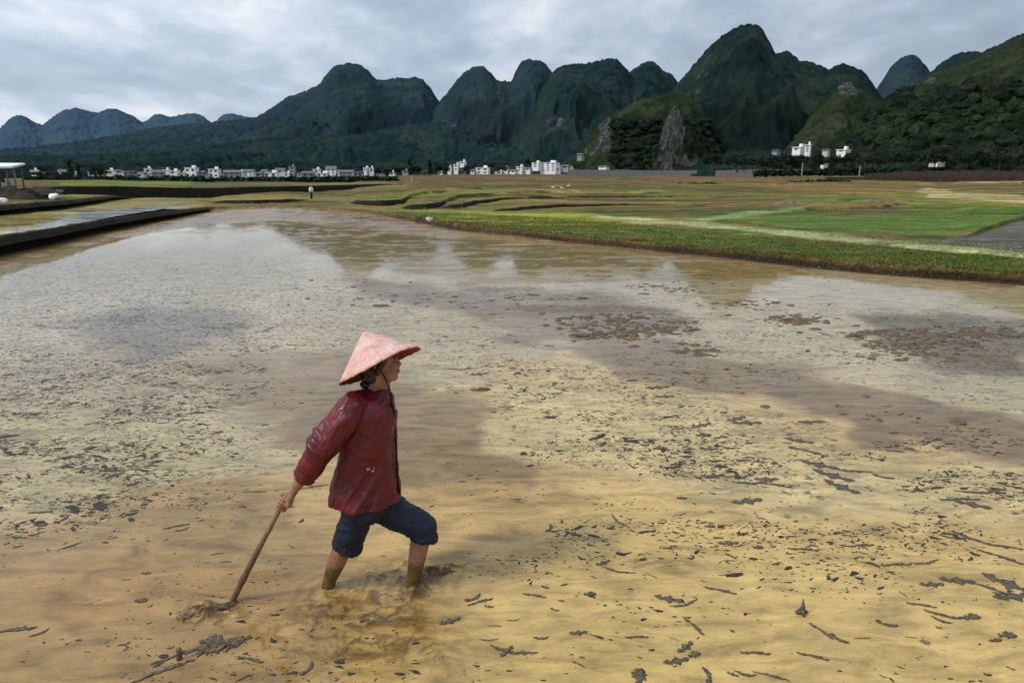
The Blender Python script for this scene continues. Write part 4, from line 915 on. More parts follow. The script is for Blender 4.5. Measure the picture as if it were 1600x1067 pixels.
# head: skull, face wedge, brow, nose, lips, chin, ears
HR = Matrix.Rotation(R(-4), 3, 'Y'); HM = np.array(HR)
def hp(x, y, z): return hc + HM@np.array([x, y, z])
bd.ball(hp(-.012, 0, .025), (.096, .076, .095), 20, HM)
bd.ball(hp(.030, 0, -.035), (.058, .056, .075), 18, HM)
bd.ball(hp(.056, 0, -.083), (.026, .026, .022), 12, HM)
bd.tube([hp(.072, 0, .018), hp(.096, 0, -.018), hp(.086, 0, -.030)], [.008, .0135, .010], 10)
bd.ball(hp(.080, 0, .026), (.016, .046, .010), 12, HM)
bd.ball(hp(.082, 0, -.047), (.011, .024, .0055), 12, HM); bd.ball(hp(.079, 0, -.058), (.011, .021, .0065), 12, HM)
for sg in (-1, 1):
    bd.ball(hp(.068, sg*.030, -.012), (.022, .020, .022), 10, HM); bd.ball(hp(-.004, sg*.074, -.008), (.018, .009, .030), 10, HM)
# neck, trunk
bd.tube([hp(-.02, 0, -.03), PP(591, 600), PP(585, 622), PP(578, 650)], [.058, .052, .056, .10], 16, ry=[.055, .052, .062, .13])
bd.tube([PP(578, 640), PP(576, 690), PP(574, 740), PP(570, 785)], [.10, .11, .10, .11], 16, ry=[.13, .12, .13, .15])
# legs
HipR, KneeR, AnkR, LowR = PP(562, 782, 3.33), PP(546, 838, 3.345), PP(515, 906, 3.375), PP(503, 960, 3.38)
HipL, KneeL, AnkL, LowL = PP(590, 784, 3.46), PP(665, 820, 3.42), PP(646, 904, 3.385), PP(634, 965, 3.38)
mixp = lambda a, b_, t: a*(1-t)+b_*t
for H_, K_, A_, Lw, cal in ((HipR, KneeR, AnkR, LowR, -1), (HipL, KneeL, AnkL, LowL, -1)):
    bd.tube([H_, mixp(H_, K_, .5), K_, mixp(K_, A_, .3)+[-.010, 0, 0], mixp(K_, A_, .62)+[-.006, 0, 0], A_, Lw], [.07, .055, .048, .055, .049, .037, .034], 16)
# right arm to the pole, left arm hidden behind the body
ShR, ElR, WrR = PP(546, 634, 3.24), PP(499, 700, 3.20), PP(463, 761, 3.25)
bd.tube([ShR, ElR, mixp(ElR, WrR, .5), WrR], [.040, .040, .037, .027], 14)
ShL, ElL, WrL = PP(572, 634, 3.56), PP(578, 702, 3.60), PP(596, 748, 3.57)
bd.tube([ShL, ElL, mixp(ElL, WrL, .5), WrL], [.052, .040, .034, .025], 12)
# pole geometry shared with the grip
PB = ground(364, 939, 0.); PTp = PP(446, 776, 3.255); ax = (PTp-PB)/np.linalg.norm(PTp-PB); PRA = .0175
# right hand: palm and five fingers curled round the pole
G0 = PTp - ax*.035                                                    # middle of the grip
tow = WrR-G0; tow = tow-ax*(tow@ax); tow /= np.linalg.norm(tow)       # palm side, towards the wrist
sd_ = np.cross(ax, tow)                                               # around the pole
bd.tube([WrR, mixp(WrR, G0, .5)+tow*.012+sd_*-.004, G0+tow*.034+ax*.004], [.026, .030, .034], 14, ry=[.021, .021, .020])
bd.ball(G0+tow*.033, 1., 4) if False else None
for i, (ln, rf) in enumerate(((1.0, .0092), (1.1, .0096), (1.02, .0092), (.82, .0080))):
    s0 = .030-.0205*i; pts = []; th0 = -.35
    for j in range(8):
        th = th0 + j/7*3.9*ln; rr = PRA+rf*.9+(.010 if j == 0 else 0)
        pts.append(G0+ax*(s0-.004*j/7)+(tow*math.cos(th)-sd_*math.sin(th))*rr)
    pts[0] = G0+ax*s0+tow*.034-sd_*-.006
    bd.tube(pts, [rf*1.15, rf*1.1, rf*1.12, rf, rf*1.05, rf*.92, rf*.9, rf*.7], 9)
tb = [G0+ax*.045+tow*.030+sd_*.010, G0+ax*.050+tow*.012+sd_*.028, G0+ax*.040-tow*.012+sd_*.026, G0+ax*.028-tow*.026+sd_*.012]
bd.tube(tb, [.013, .0115, .0105, .0075], 9)
# left hand, relaxed
d_ = np.array([.25, -.1, -1.]); d_ /= np.linalg.norm(d_); pl = np.array([1., 0, .25]); pl /= np.linalg.norm(pl)
bd.tube([WrL, WrL+d_*.045, WrL+d_*.09], [.025, .038, .036], 12, ry=[.018, .015, .013])
for i in range(4):
    b0 = WrL+d_*.088+pl*(.027-.018*i); bd.tube([b0, b0+d_*.028+[0, -.006, 0], b0+d_*.050+[0, -.018, 0], b0+d_*.062+[0, -.030, 0]], [.0090, .0085, .0078, .006], 8)
bd.tube([WrL+d_*.03+pl*.03, WrL+d_*.055+pl*.05, WrL+d_*.085+pl*.052], [.012, .010, .008], 8)
body = bd.build('body', SKIN, None, True); remesh(body, .0038, None, 2); under(body, root)
# eyes, brows, lips
EYW = simple('eye_white', (.22, .19, .17), .6, 50, .05, 0); EYD = simple('dark_iris', (.012, .008, .006), .6, 50, .05, 0); LIP = simple('lips', (.26, .07, .055), .45, 60, .2, .2, .001)
HAIRM, nt, b = newmat('black_hair'); nt.links.new(ramp(nt, noise(nt, mapping(nt, objc(nt), (60, 60, 6)), 1.5, 5, .7), [(.3, (.004, .003, .003)), (.7, (.022, .018, .016))]), b.inputs['Base Color']); b.inputs['Roughness'].default_value = .4
for sg in (-1, 1):
    e = MB(); e.ball(hp(.0755, sg*.030, .001), (.0105, .0125, .0085), 12, HM); o = e.build('eye', EYW, None, True); under(o, root)
    i_ = MB(); i_.ball(hp(.0845, sg*.0305, .001), (.0025, .0052, .0052), 10, HM); q = i_.build('iris', EYD, None, True); q.parent = o
    e = MB(); e.tube([hp(.078, sg*.048, .022), hp(.088, sg*.030, .027), hp(.090, sg*.014, .023)], [.0025, .004, .0025], 7); o = e.build('eyebrow', HAIRM, None, True); under(o, root)
l = MB(); l.ball(hp(.0865, 0, -.0475), (.0075, .021, .0042), 12, HM); l.ball(hp(.0840, 0, -.0575), (.0075, .018, .005), 12, HM); under(l.build('lips', LIP, None, True), root)
# hair and bun
h = MB(); h.ball(hp(-.030, 0, .035), (.094, .085, .092), 20, HM); h.ball(hp(-.052, 0, -.035), (.058, .070, .072), 18, HM); h.ball(hp(-.080, 0, -.050), (.040, .046, .034), 14, HM); h.ball(hp(-.060, -.035, -.072), (.05, .035, .03), 12, HM)
h.ball(PP(572, 600), (.034, .045, .022), 12)
for sg in (-1, 1): h.tube([hp(.045, sg*.066, .045), hp(.012, sg*.080, .0), hp(-.014, sg*.076, -.045)], [.015, .018, .015], 9)
hair = h.build('hair', HAIRM, None, True); remesh(hair, .005, lambda V, N: .004*(fbm(V[:, 0]*30, V[:, 1]*120, V[:, 2]*40, 3, 5)-.5)); under(hair, root)
# ---- jacket
jk = MB()
rings = [(573, 603, 606, .058), (562, 606, 613, .095), (549, 611, 622, .150), (543, 614, 636, .175), (539, 617, 652, .180), (535, 618, 675, .178), (531, 619, 700, .172), (527, 619, 722, .176), (523, 620, 742, .186), (519, 622, 762, .196), (517, 624, 776, .200)]
pts = []; rx = []; ry = []
for l_, r_, v, y in rings:
    a, b_ = PP(l_, v), PP(r_, v); pts.append((a+b_)/2); rx.append(np.linalg.norm(b_-a)/2); ry.append(y)
def eloft(mb, pts, rx, ry, n=40, pw=2.3):
    V = []; m = len(pts)
    for p, a, b_ in zip(pts, rx, ry):
        for k_ in range(n):
            th = 2*math.pi*k_/n; c_, s_ = math.cos(th), math.sin(th)
            V.append((p[0]+a*np.sign(c_)*abs(c_)**(2/pw), p[1]+b_*np.sign(s_)*abs(s_)**(2/pw), p[2]))
    fs = [(i*n+k_, i*n+(k_+1) % n, (i+1)*n+(k_+1) % n, (i+1)*n+k_) for i in range(m-1) for k_ in range(n)]
    mb.add(V, fs); o = mb.n-m*n; mb.F.setdefault(n, []).append([o+k_ for k_ in range(n)]); mb.F[n].append([o+(m-1)*n+k_ for k_ in range(n)][::-1])
eloft(jk, pts, rx, ry)
CfR = PP(475, 745, 3.235)
jk.tube([PP(556, 630, 3.32), PP(547, 636, 3.255), PP(535, 655, 3.225), PP(515, 680, 3.205), PP(502, 700, 3.20), PP(490, 722, 3.215), CfR], [.066, .076, .079, .076, .074, .064, .049], 20)
jk.tube([PP(566, 628, 3.48), PP(572, 634, 3.55), PP(576, 668, 3.585), PP(579, 704, 3.60), PP(594, 738, 3.58)], [.07, .078, .074, .066, .05], 18)
AR = CfR-ShR; AR = AR/np.linalg.norm(AR)
def jdisp(V, N):
    x, y, z = V[:, 0], V[:, 1], V[:, 2]
    arm = sst(.0, .10, (PP(530, 640)[0]-x)+0*x)                     # on the sleeve
    s = (V-ShR)@AR; q = fbm(s*26, x*7-z*5, y*9, 3, 3)
    f = (ridge(s*16+y*3, (x+z)*5, y*5, 4, 4)-.6)*.040*arm
    # body: folds fall from the armpit to the front hem and along the flank
    a_ = x*2.2+z*1.1; f2 = (ridge(x*13-z*7.5, z*3.6+x*3, y*5, 4, 8)-.62)*.036*(1-arm)
    f3 = (fbm(x*38, y*38, z*30, 3, 12)-.5)*.009
    flare = .010*np.sin(x*46+y*22)*sst(1.02*0+.62, .42, z)*(1-arm)
    return f+f2+f3+flare
jacket = jk.build('jacket', JK, None, True); remesh(jacket, .0055, jdisp, 3); under(jacket, root)
# raised cuff, collar piping, front placket, frog buttons, printed mark
def ring_tube(mb, c, t, r, tr, n=28, ax2=1., M=None):
    t = t/np.linalg.norm(t); a = np.cross(t, [0, 1, 0.]); a /= np.linalg.norm(a); b_ = np.cross(t, a)
    ps = [c+a*r*math.cos(2*math.pi*k_/n)+b_*r*ax2*math.sin(2*math.pi*k_/n) for k_ in range(n+1)]; mb.tube(ps, tr, 8, cap=False)
PIP = simple('dark_piping', (.022, .008, .010), .6, 40, .3, .3, .002)
cf = MB(); ring_tube(cf, CfR, CfR-PP(490, 722, 3.215), .046, .010, ax2=1.); cuff = cf.build('cuff', JK, None, True); under(cuff, root)
clr = MB(); cc0 = (PP(576, 603)+PP(606, 621))/2; ring_tube(clr, cc0+[0, 0, -.004], np.array([.50, 0, .87]), .063, .0085, ax2=1.05); under(clr.build('collar', PIP, None, True), root)
pk = MB(); pk.tube([PP(607, 622, 3.38), PP(612, 632, 3.375), PP(617, 655, 3.375), PP(619, 690, 3.375), PP(620, 730, 3.375), PP(624, 772, 3.375)], [.006]*6, 8); under(pk.build('placket', PIP, None, True), root)
for (u_, v_) in ((613, 633), (616, 643), (619, 682), (621, 727)):
    bt = MB(); c_ = PP(u_+1, v_, 3.355); bt.ball(c_, .0065, 8); bt.tube([c_+[-.03, -.012, .002], c_], [.0035, .0035], 6); under(bt.build('frog_button', PIP if v_ < 650 else JK, None, True), root)
for u_, v_, s_ in ():
    pass
# chin cord
cd = MB(); cd.tube([hp(-.004, -.080, .0), hp(.020, -.066, -.05), PP(607, 604, 3.36), PP(610, 618, 3.345), PP(613, 632, 3.34), PP(616, 640, 3.335)], [.0035]*6, 6); cd.tube([hp(-.004, .080, .0), hp(.030, .050, -.06), PP(608, 605, 3.38), PP(613, 622, 3.345), PP(611, 636, 3.34)], [.0035]*5, 6); cd.ball(PP(612, 624, 3.343), .009, 8); under(cd.build('chin_cord', PIP, None, True), root)
# printed mark low on the side of the jacket: found on the surface by a ray from outside
dg = bpy.context.evaluated_depsgraph_get(); dg.update()
WPR = simple('white_print', (.62, .60, .62), .6, 60, .3, 0)
mk = MB()
def on_jacket(u_, v_):
    d = ray(u_, v_); d = d/np.linalg.norm(d); inv = jacket.matrix_world.inverted() if False else None
    ok, loc, nor, _ = jacket.ray_cast(Vector(CAM), Vector(d)); return (np.array(loc), np.array(nor)) if ok else (PP(u_, v_, 3.2), np.array([0, -1., 0]))
def petal(u_, v_, r, n=5):
    c_, nn_ = on_jacket(u_, v_); a = np.cross(nn_, [0, 0, 1.]); a /= np.linalg.norm(a); b_ = np.cross(nn_, a); V = []; c_ = c_+nn_*.004
    m_ = n*6
    for k_ in range(m_): th = 2*math.pi*k_/m_; rr = r*(.65+.35*math.cos(n*th)); V.append(c_+a*rr*math.cos(th)+b_*rr*math.sin(th))
    V.append(c_+nn_*.0015); mk.add(V, [(k_, (k_+1) % m_, m_) for k_ in range(m_)])
petal(575, 732, .013); petal(582, 735, .010, 4); petal(584, 730, .006, 3)
o = mk.build('printed_emblem', WPR, None, True); under(o, root); o['label'] = 'small white flower shaped print low on the jacket side'
# ---- shorts, rolled above the knee
sh_ = MB()
a, b_ = PP(537, 766), PP(617, 766)
eloft(sh_, [PP(575, 752), PP(576, 772), PP(578, 790), PP(576, 802)], [.135, .135, .125, .09], [.15, .16, .165, .15], 30, 2.2)
sh_.tube([PP(566, 776, 3.335), PP(560, 800, 3.335), PP(552, 822, 3.34), PP(546, 840, 3.345), PP(543, 850, 3.348)], [.108, .090, .080, .082, .078], 20)
sh_.tube([PP(588, 778, 3.455), PP(605, 794, 3.45), PP(626, 807, 3.44), PP(648, 817, 3.43), PP(662, 826, 3.42), PP(662, 838, 3.415)], [.115, .098, .086, .084, .082, .072], 20)
def sdisp(V, N):
    x, y, z = V[:, 0], V[:, 1], V[:, 2]
    return (ridge(x*13+z*9, z*12-x*5, y*7, 3, 31)-.6)*.020+(fbm(x*45, y*45, z*45, 3, 32)-.5)*.006
shorts = sh_.build('shorts', DN, None, True); remesh(shorts, .006, sdisp, 2); under(shorts, root)
def rolled(c, t, r, lab, seed):
    mb = MB(); ring_tube(mb, c, t, r, .020, 32); ring_tube(mb, c-t/np.linalg.norm(t)*.022, t, r*.98, .018, 32)
    o = mb.build('rolled_cuff', DN, None, True); remesh(o, .005, lambda V, N: (ridge(V[:, 0]*22, V[:, 1]*22, V[:, 2]*22, 3, seed)-.6)*.020, 2); under(o, root)
rolled(PP(543, 852, 3.35), PP(533, 872, 3.36)-PP(548, 838, 3.345), .064, '', 1)
rolled(PP(662, 838, 3.415), PP(658, 862, 3.40)-PP(664, 828, 3.42), .064, '', 2)
# ---- conical hat
bc = PP(594, 571); Rr3, U3, F3 = Rv, Uv, Fv
sc_ = 3.47/F*1.0
apx = bc + (Rr3*(567-594)-U3*(516-571))*((bc-CAM)@Fv)/F
axh = apx-bc; HH = np.linalg.norm(axh); axh /= HH; axh = axh+F3*.04; axh /= np.linalg.norm(axh)
brr = .5*math.hypot(656-532, 598-544)*((bc-CAM)@Fv)/F
xh = np.cross(axh, [0, 1., 0]); xh /= np.linalg.norm(xh); yh = np.cross(axh, xh)
hm, nt, b = newmat('faded_pink_hat'); oc = nt.nodes.new('ShaderNodeTexCoord').outputs['UV']
va = nt.nodes.new('ShaderNodeVertexColor'); va.layer_name = 'Dat'; sc2 = nt.nodes.new('ShaderNodeSeparateColor'); nt.links.new(va.outputs[0], sc2.inputs[0])
n1 = noise(nt, objc(nt), 14, 6, .65); n2 = noise(nt, objc(nt), 60, 4, .7)
c1 = ramp(nt, math_(nt, 'ADD', math_(nt, 'MULTIPLY', n1, .7), math_(nt, 'MULTIPLY', n2, .3)), [(.32, (.56, .22, .18)), (.5, (.70, .42, .36)), (.68, (.82, .64, .57))])
c1 = mixc(nt, ramp(nt, sc2.outputs[0], [(.90, 0.), (1., .75)]), c1, (.62, .30, .17))
rb_ = math_(nt, 'MULTIPLY_ADD', math_(nt, 'SINE', math_(nt, 'MULTIPLY', sc2.outputs[1], 300.)), .06, .97); rg2 = math_(nt, 'MULTIPLY_ADD', math_(nt, 'SINE', math_(nt, 'MULTIPLY', sc2.outputs[0], 70.)), .05, 1.); c1 = mixc(nt, 1., c1, math_(nt, 'MULTIPLY', rb_, rg2), 'MULTIPLY')
nt.links.new(c1, b.inputs['Base Color']); b.inputs['Roughness'].default_value = .6; b.inputs['Subsurface Weight'].default_value = 0.
bump(nt, b, math_(nt, 'ADD', n2, math_(nt, 'MULTIPLY', math_(nt, 'SINE', math_(nt, 'MULTIPLY', sc2.outputs[1], 300.)), .35)), .5, .003)
NA, NR = 120, 26; V = []; dat = []
for i in range(NR):
    t = i/(NR-1)
    for k_ in range(NA):
        th = 2*math.pi*k_/NA; wob = 1+.012*math.sin(5*th+1)*t+.010*math.sin(11*th)*t; r = brr*(t**1.04)*wob; hgt = HH*(1-t)+.006*math.sin(math.pi*t)+.006*math.sin(3*th+.5)*t*t+.0012*math.sin(th*24)*t
        V.append(bc+xh*r*math.cos(th)+yh*r*math.sin(th)+axh*hgt); dat.append((t, k_/NA, 0))
V[0:NA] = [v_+axh*.004 for v_ in V[0:NA]]
i = np.arange(NR*NA).reshape(NR, NA); j = np.roll(i, -1, 1); Fs = np.stack([i[:-1].ravel(), j[:-1].ravel(), j[1:].ravel(), i[1:].ravel()], 1)
hat = mesh_np('conical_hat', np.array(V), Fs, True, hm, cols={'Dat': np.array(dat)}); under(hat, root); hat['label'] = 'wide conical hat with faded pink cover'
RED = simple('red_lining', (.42, .022, .014), .55, 30, .45, .4, .003)
Vi = np.array(V)-axh*.007; Vi = Vi+ (bc-Vi)*.012; li = mesh_np('hat_lining', Vi, Fs[:, ::-1], True, RED); li.parent = hat
rm = MB(); rpts = [V[(NR-1)*NA+k_ % NA]-axh*.003 for k_ in range(NA+1)]; rm.tube(rpts, [.0042+.0012*math.sin(k_*.9) for k_ in range(NA+1)], 7, cap=False)
RIM = simple('frayed_rim', (.50, .26, .16), .8, 50, .6, .8, .004); o = rm.build('rim', RIM, None, True); o.parent = hat
tp = MB(); tp.ball(V[0]-axh*.004, (.009, .009, .008), 10); o = tp.build('tip', hm, None, True); o.parent = hat
rbs = MB()
for k_ in range(0, NA, 10):
    rbs.tube([Vi[q*NA+k_]-axh*.003 for q in range(4, NR-1, 4)], .0028, 5)
o = rbs.build('rib_frame', simple('bamboo', (.35, .22, .10), .7, 20, .3, .2), None, True); o.parent = hat
tag(root, 'farmer in pink conical hat, wet maroon jacket and rolled navy shorts wading through mud', 'person')
# ---- pole
PM, nt, b = newmat('muddy_bamboo_pole'); gp = geo_pos(nt); sp = nt.nodes.new('ShaderNodeSeparateXYZ'); nt.links.new(gp, sp.inputs[0])
nn = noise(nt, mapping(nt, gp, (60, 60, 9)), 1., 5, .7); c = ramp(nt, nn, [(.3, (.16, .09, .045)), (.7, (.36, .23, .12))])
c = mixc(nt, ramp(nt, math_(nt, 'MULTIPLY_ADD', noise(nt, gp, 30, 4, .6), .12, sp.outputs[2]), [(.30, .85), (.48, 0.)]), c, ramp(nt, nn, [(.3, (.05, .03, .014)), (.7, (.17, .10, .045))]))
nt.links.new(c, b.inputs['Base Color']); b.inputs['Roughness'].default_value = .5; bump(nt, b, nn, .4, .003)
tool = empty('digging_hoe', PB); pm = MB(); Ln = np.linalg.norm(PTp-PB); q = np.linspace(-.22, Ln+.012, 26)
sid = np.cross(ax, [0, 1., 0]); sid /= np.linalg.norm(sid)
rad = [.0155+.0018*math.sin(s_*9)+(.0022 if abs((s_*3.1) % 1-.5) < .06 else 0) for s_ in q]
pm.tube([PB+ax*s_+sid*.004*math.sin(s_*4+1) for s_ in q], rad, 14); h_ = pm.build('handle', PM, None, True); under(h_, tool)
bl = MB(); bc_ = PB-ax*.22; bl.box(bc_+[-.02, 0, 0], (.16, .14, .012)); under(bl.build('blade', simple('rusty_iron', (.07, .045, .03), .6, 20, .4, .3), None), tool)
tag(tool, 'long wooden handled hoe dragged through the mud in the farmer\'s right hand', 'hoe')

far_person(487, 312, .25, 1.05, WHT, simple('dark_trousers', (.03, .03, .035), .8, 9, .2, 0), 'tiny distant figure in a white shirt standing on the bund')
EG = simple('white_feathers', (.8, .8, .78), .8, 9, .1, 0)
for u, v, lab, fx in ((864, 297, 'white egret, left one of three in the brown terraces', 1), (878, 298, 'white egret, middle and lowest of three in the brown terraces', -1), (888, 294, 'white egret, right and highest of three in the brown terraces', 1)):
    p = ground(u, v, .85); e = empty('egret', p, 0 if fx > 0 else math.pi)
    e.scale = (.45, .45, .45)
    mb = MB(); mb.ball((0, 0, .42), (.24, .11, .13), 12); mb.tube([(.16, 0, .46), (.27, 0, .58), (.24, 0, .72), (.30, 0, .80)], [.07, .04, .03, .035], 8); mb.ball((.32, 0, .81), (.06, .035, .035), 8); mb.tube([(-.15, 0, .44), (-.36, 0, .34)], [.08, .02], 8)
    o = mb.build('body', EG, e, True); remesh(o, .018)
    mb = MB(); mb.tube([(.36, 0, .81), (.48, 0, .79)], [.015, .004], 6); mb.build('beak', simple('yellow_beak', (.5, .35, .05), .6, 9, .2, 0), e)
    for sg in (-1, 1):
        mb = MB(); mb.tube([(0, sg*.05, .32), (-.03, sg*.05, .17), (0, sg*.05, 0)], [.016, .012, .012], 6); mb.build('leg', STONE, e)
    tag(e, lab, 'bird', 'egrets in the brown terraces')

# ------------------------------------------------------------------ grass on the bunds
def grass(name, polys, n, hgt, label, seed, zz=.24, omin=.9):
    rg = np.random.default_rng(seed); PX = []; CC = []
    area = [1]*len(polys)
    for poly, c, frac, hk in polys:
        xs = [q[0] for q in poly]; ys = [q[1] for q in poly]; k = int(n*frac); u = rg.uniform(min(xs), max(xs), k*6); v = rg.uniform(min(ys), max(ys), k*6)
        ok = inpoly(u, v, poly); u, v = u[ok][:k], v[ok][:k]
        g = ground(u, v, zz); z, out = terrain_z(g[:, 0], g[:, 1]); kk = out > omin
        PX.append(np.column_stack([g[kk, 0], g[kk, 1], z[kk], np.full(kk.sum(), hk)])); CC.append(np.tile(lin(c), (kk.sum(), 1)))
    Q = np.concatenate(PX); Cc = np.concatenate(CC)*rg.uniform(.45, 1.25, (len(Q), 1))*rg.uniform(.85, 1.15, (len(Q), 3)); m_ = len(Q); dry = sst(.42, .66, fbm(Q[:, 0]*.8, Q[:, 1]*1.6, 0, 4, 15))[:, None]; Cc = Cc*(1-.6*dry)+lin((150, 138, 74))*dry*.6*rg.uniform(.5, 1.2, (m_, 1))
    a = rg.uniform(0, np.pi, m_); dist = np.hypot(Q[:, 0], Q[:, 1]); w_ = (.006+.0009*dist)*rg.uniform(.7, 1.4, m_); h = hgt*Q[:, 3]*rg.uniform(.4, 1.3, m_)*(.6+.9*fbm(Q[:, 0]*1.2, Q[:, 1]*1.2, 0, 3, 6))
    dx, dy = np.cos(a)*w_, np.sin(a)*w_; lx = rg.normal(0, .4, m_)*h; ly = rg.normal(0, .4, m_)*h; b0 = Q[:, :3]-[0, 0, .01]
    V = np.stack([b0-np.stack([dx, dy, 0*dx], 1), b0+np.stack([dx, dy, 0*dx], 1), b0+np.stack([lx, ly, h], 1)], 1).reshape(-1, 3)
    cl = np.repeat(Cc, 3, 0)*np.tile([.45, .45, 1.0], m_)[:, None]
    o = mesh_np(name, V, np.arange(3*m_).reshape(m_, 3), False, GRM, cols={'Col': cl}); tag(o, label, 'grass', kind='stuff'); return o
GRM, nt, b = newmat('grass_blades'); va = nt.nodes.new('ShaderNodeVertexColor'); va.layer_name = 'Col'; nt.links.new(va.outputs[0], b.inputs['Base Color']); b.inputs['Roughness'].default_value = .7; b.inputs['Specular IOR Level'].default_value = .2
BANK = [(500, 321), (600, 334), (665, 346), (720, 356), (800, 363), (900, 374), (1000, 384), (1100, 394), (1200, 405), (1300, 414), (1400, 423), (1600, 438), (1750, 450), (1750, 418), (1600, 404), (1400, 387), (1200, 370), (1000, 350), (900, 341), (760, 334), (640, 330)]
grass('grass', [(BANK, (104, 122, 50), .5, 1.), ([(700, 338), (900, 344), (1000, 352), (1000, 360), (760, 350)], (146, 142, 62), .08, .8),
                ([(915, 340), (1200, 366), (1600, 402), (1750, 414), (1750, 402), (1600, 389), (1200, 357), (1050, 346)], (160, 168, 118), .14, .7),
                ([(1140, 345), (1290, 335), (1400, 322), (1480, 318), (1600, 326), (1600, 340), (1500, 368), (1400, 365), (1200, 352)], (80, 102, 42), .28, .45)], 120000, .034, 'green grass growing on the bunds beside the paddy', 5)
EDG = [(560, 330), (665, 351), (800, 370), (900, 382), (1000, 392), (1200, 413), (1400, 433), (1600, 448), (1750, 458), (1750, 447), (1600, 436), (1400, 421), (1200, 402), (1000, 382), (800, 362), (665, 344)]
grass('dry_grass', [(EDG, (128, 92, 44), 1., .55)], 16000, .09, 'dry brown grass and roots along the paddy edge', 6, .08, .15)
heaps = [('brown straw heap at the curve of the small green plot', 1240, 320), ('reddish straw heap at the bend of the grey ditch', 1375, 318)]
for i, (lab, u, v) in enumerate(heaps): heap('straw_heap', u, v, .35, 3.2, .22, 1.6, simple('straw_brown', (.22, .15, .09), .95, 4, .5, .6, .04), lab, 'heap', 30+i)

# ------------------------------------------------------------------ floating plant debris and clods
DB, nt, b = newmat('wet_rotting_straw'); gp = geo_pos(nt); nn = noise(nt, gp, 45, 5, .7)
nt.links.new(ramp(nt, nn, [(.3, (.032, .028, .021)), (.5, (.092, .076, .053)), (.7, (.17, .135, .09))]), b.inputs['Base Color']); b.inputs['Roughness'].default_value = .6; b.inputs['Specular IOR Level'].default_value = .25; bump(nt, b, nn, .8, .004)
def flake(L, wd, seed, bend=.3, seg=17, hgt=.002, n=8):
    """one limp, ragged piece of stem or leaf lying on the water"""
    rg = np.random.default_rng(seed); s = np.linspace(-.5, .5, seg); cx = s*L; cy = bend*L*(s**2)*rg.uniform(.4, 1)*2+np.cumsum(rg.normal(0, .02*L, seg))
    w_ = wd*(.35+.65*np.clip(1-np.abs(2*s)**3, 0, 1))*rg.uniform(.25, 1.5, seg); V = []
    for i in range(seg):
        for j in range(n):
            a = 2*np.pi*j/n; V.append((cx[i]+rg.normal(0, wd*.12), cy[i]+math.cos(a)*w_[i]*.5, .0015+math.sin(a)*hgt*rg.uniform(.5, 1.2)))
    V = np.array(V); i = np.arange(seg*n).reshape(seg, n); j = np.roll(i, -1, 1)
    Fs = np.stack([i[:-1].ravel(), j[:-1].ravel(), j[1:].ravel(), i[1:].ravel()], 1)
    caps = np.array([i[0][::-1], i[-1]]); return V, [Fs, caps]
FL = []
for i, (L, w_, bd) in enumerate([(.16, .022, .15), (.10, .03, .3), (.22, .018, .35), (.07, .035, .1), (.13, .04, .5), (.05, .02, .1), (.18, .012, .2), (.09, .014, .4)]):
    V, Fs = flake(L, w_, 50+i, bd); me = mesh_np('plant_debris', V, Fs, True, DB, link=False); FL.append((me.data, L)); bpy.data.objects.remove(me)
DG = 'dark plant scraps floating on the muddy water'
def scrap(u, v, k, ang, s=1., label='dark scrap of rotting stem floating flat on the muddy water'):
    p = ground(u, v, .003); o = bpy.data.objects.new('plant_debris', FL[k][0]); COL.objects.link(o); o.location = p; o.rotation_euler = (0, 0, ang); o.scale = (s*.9, s*.9, .55); tag(o, label, 'debris', DG); return o
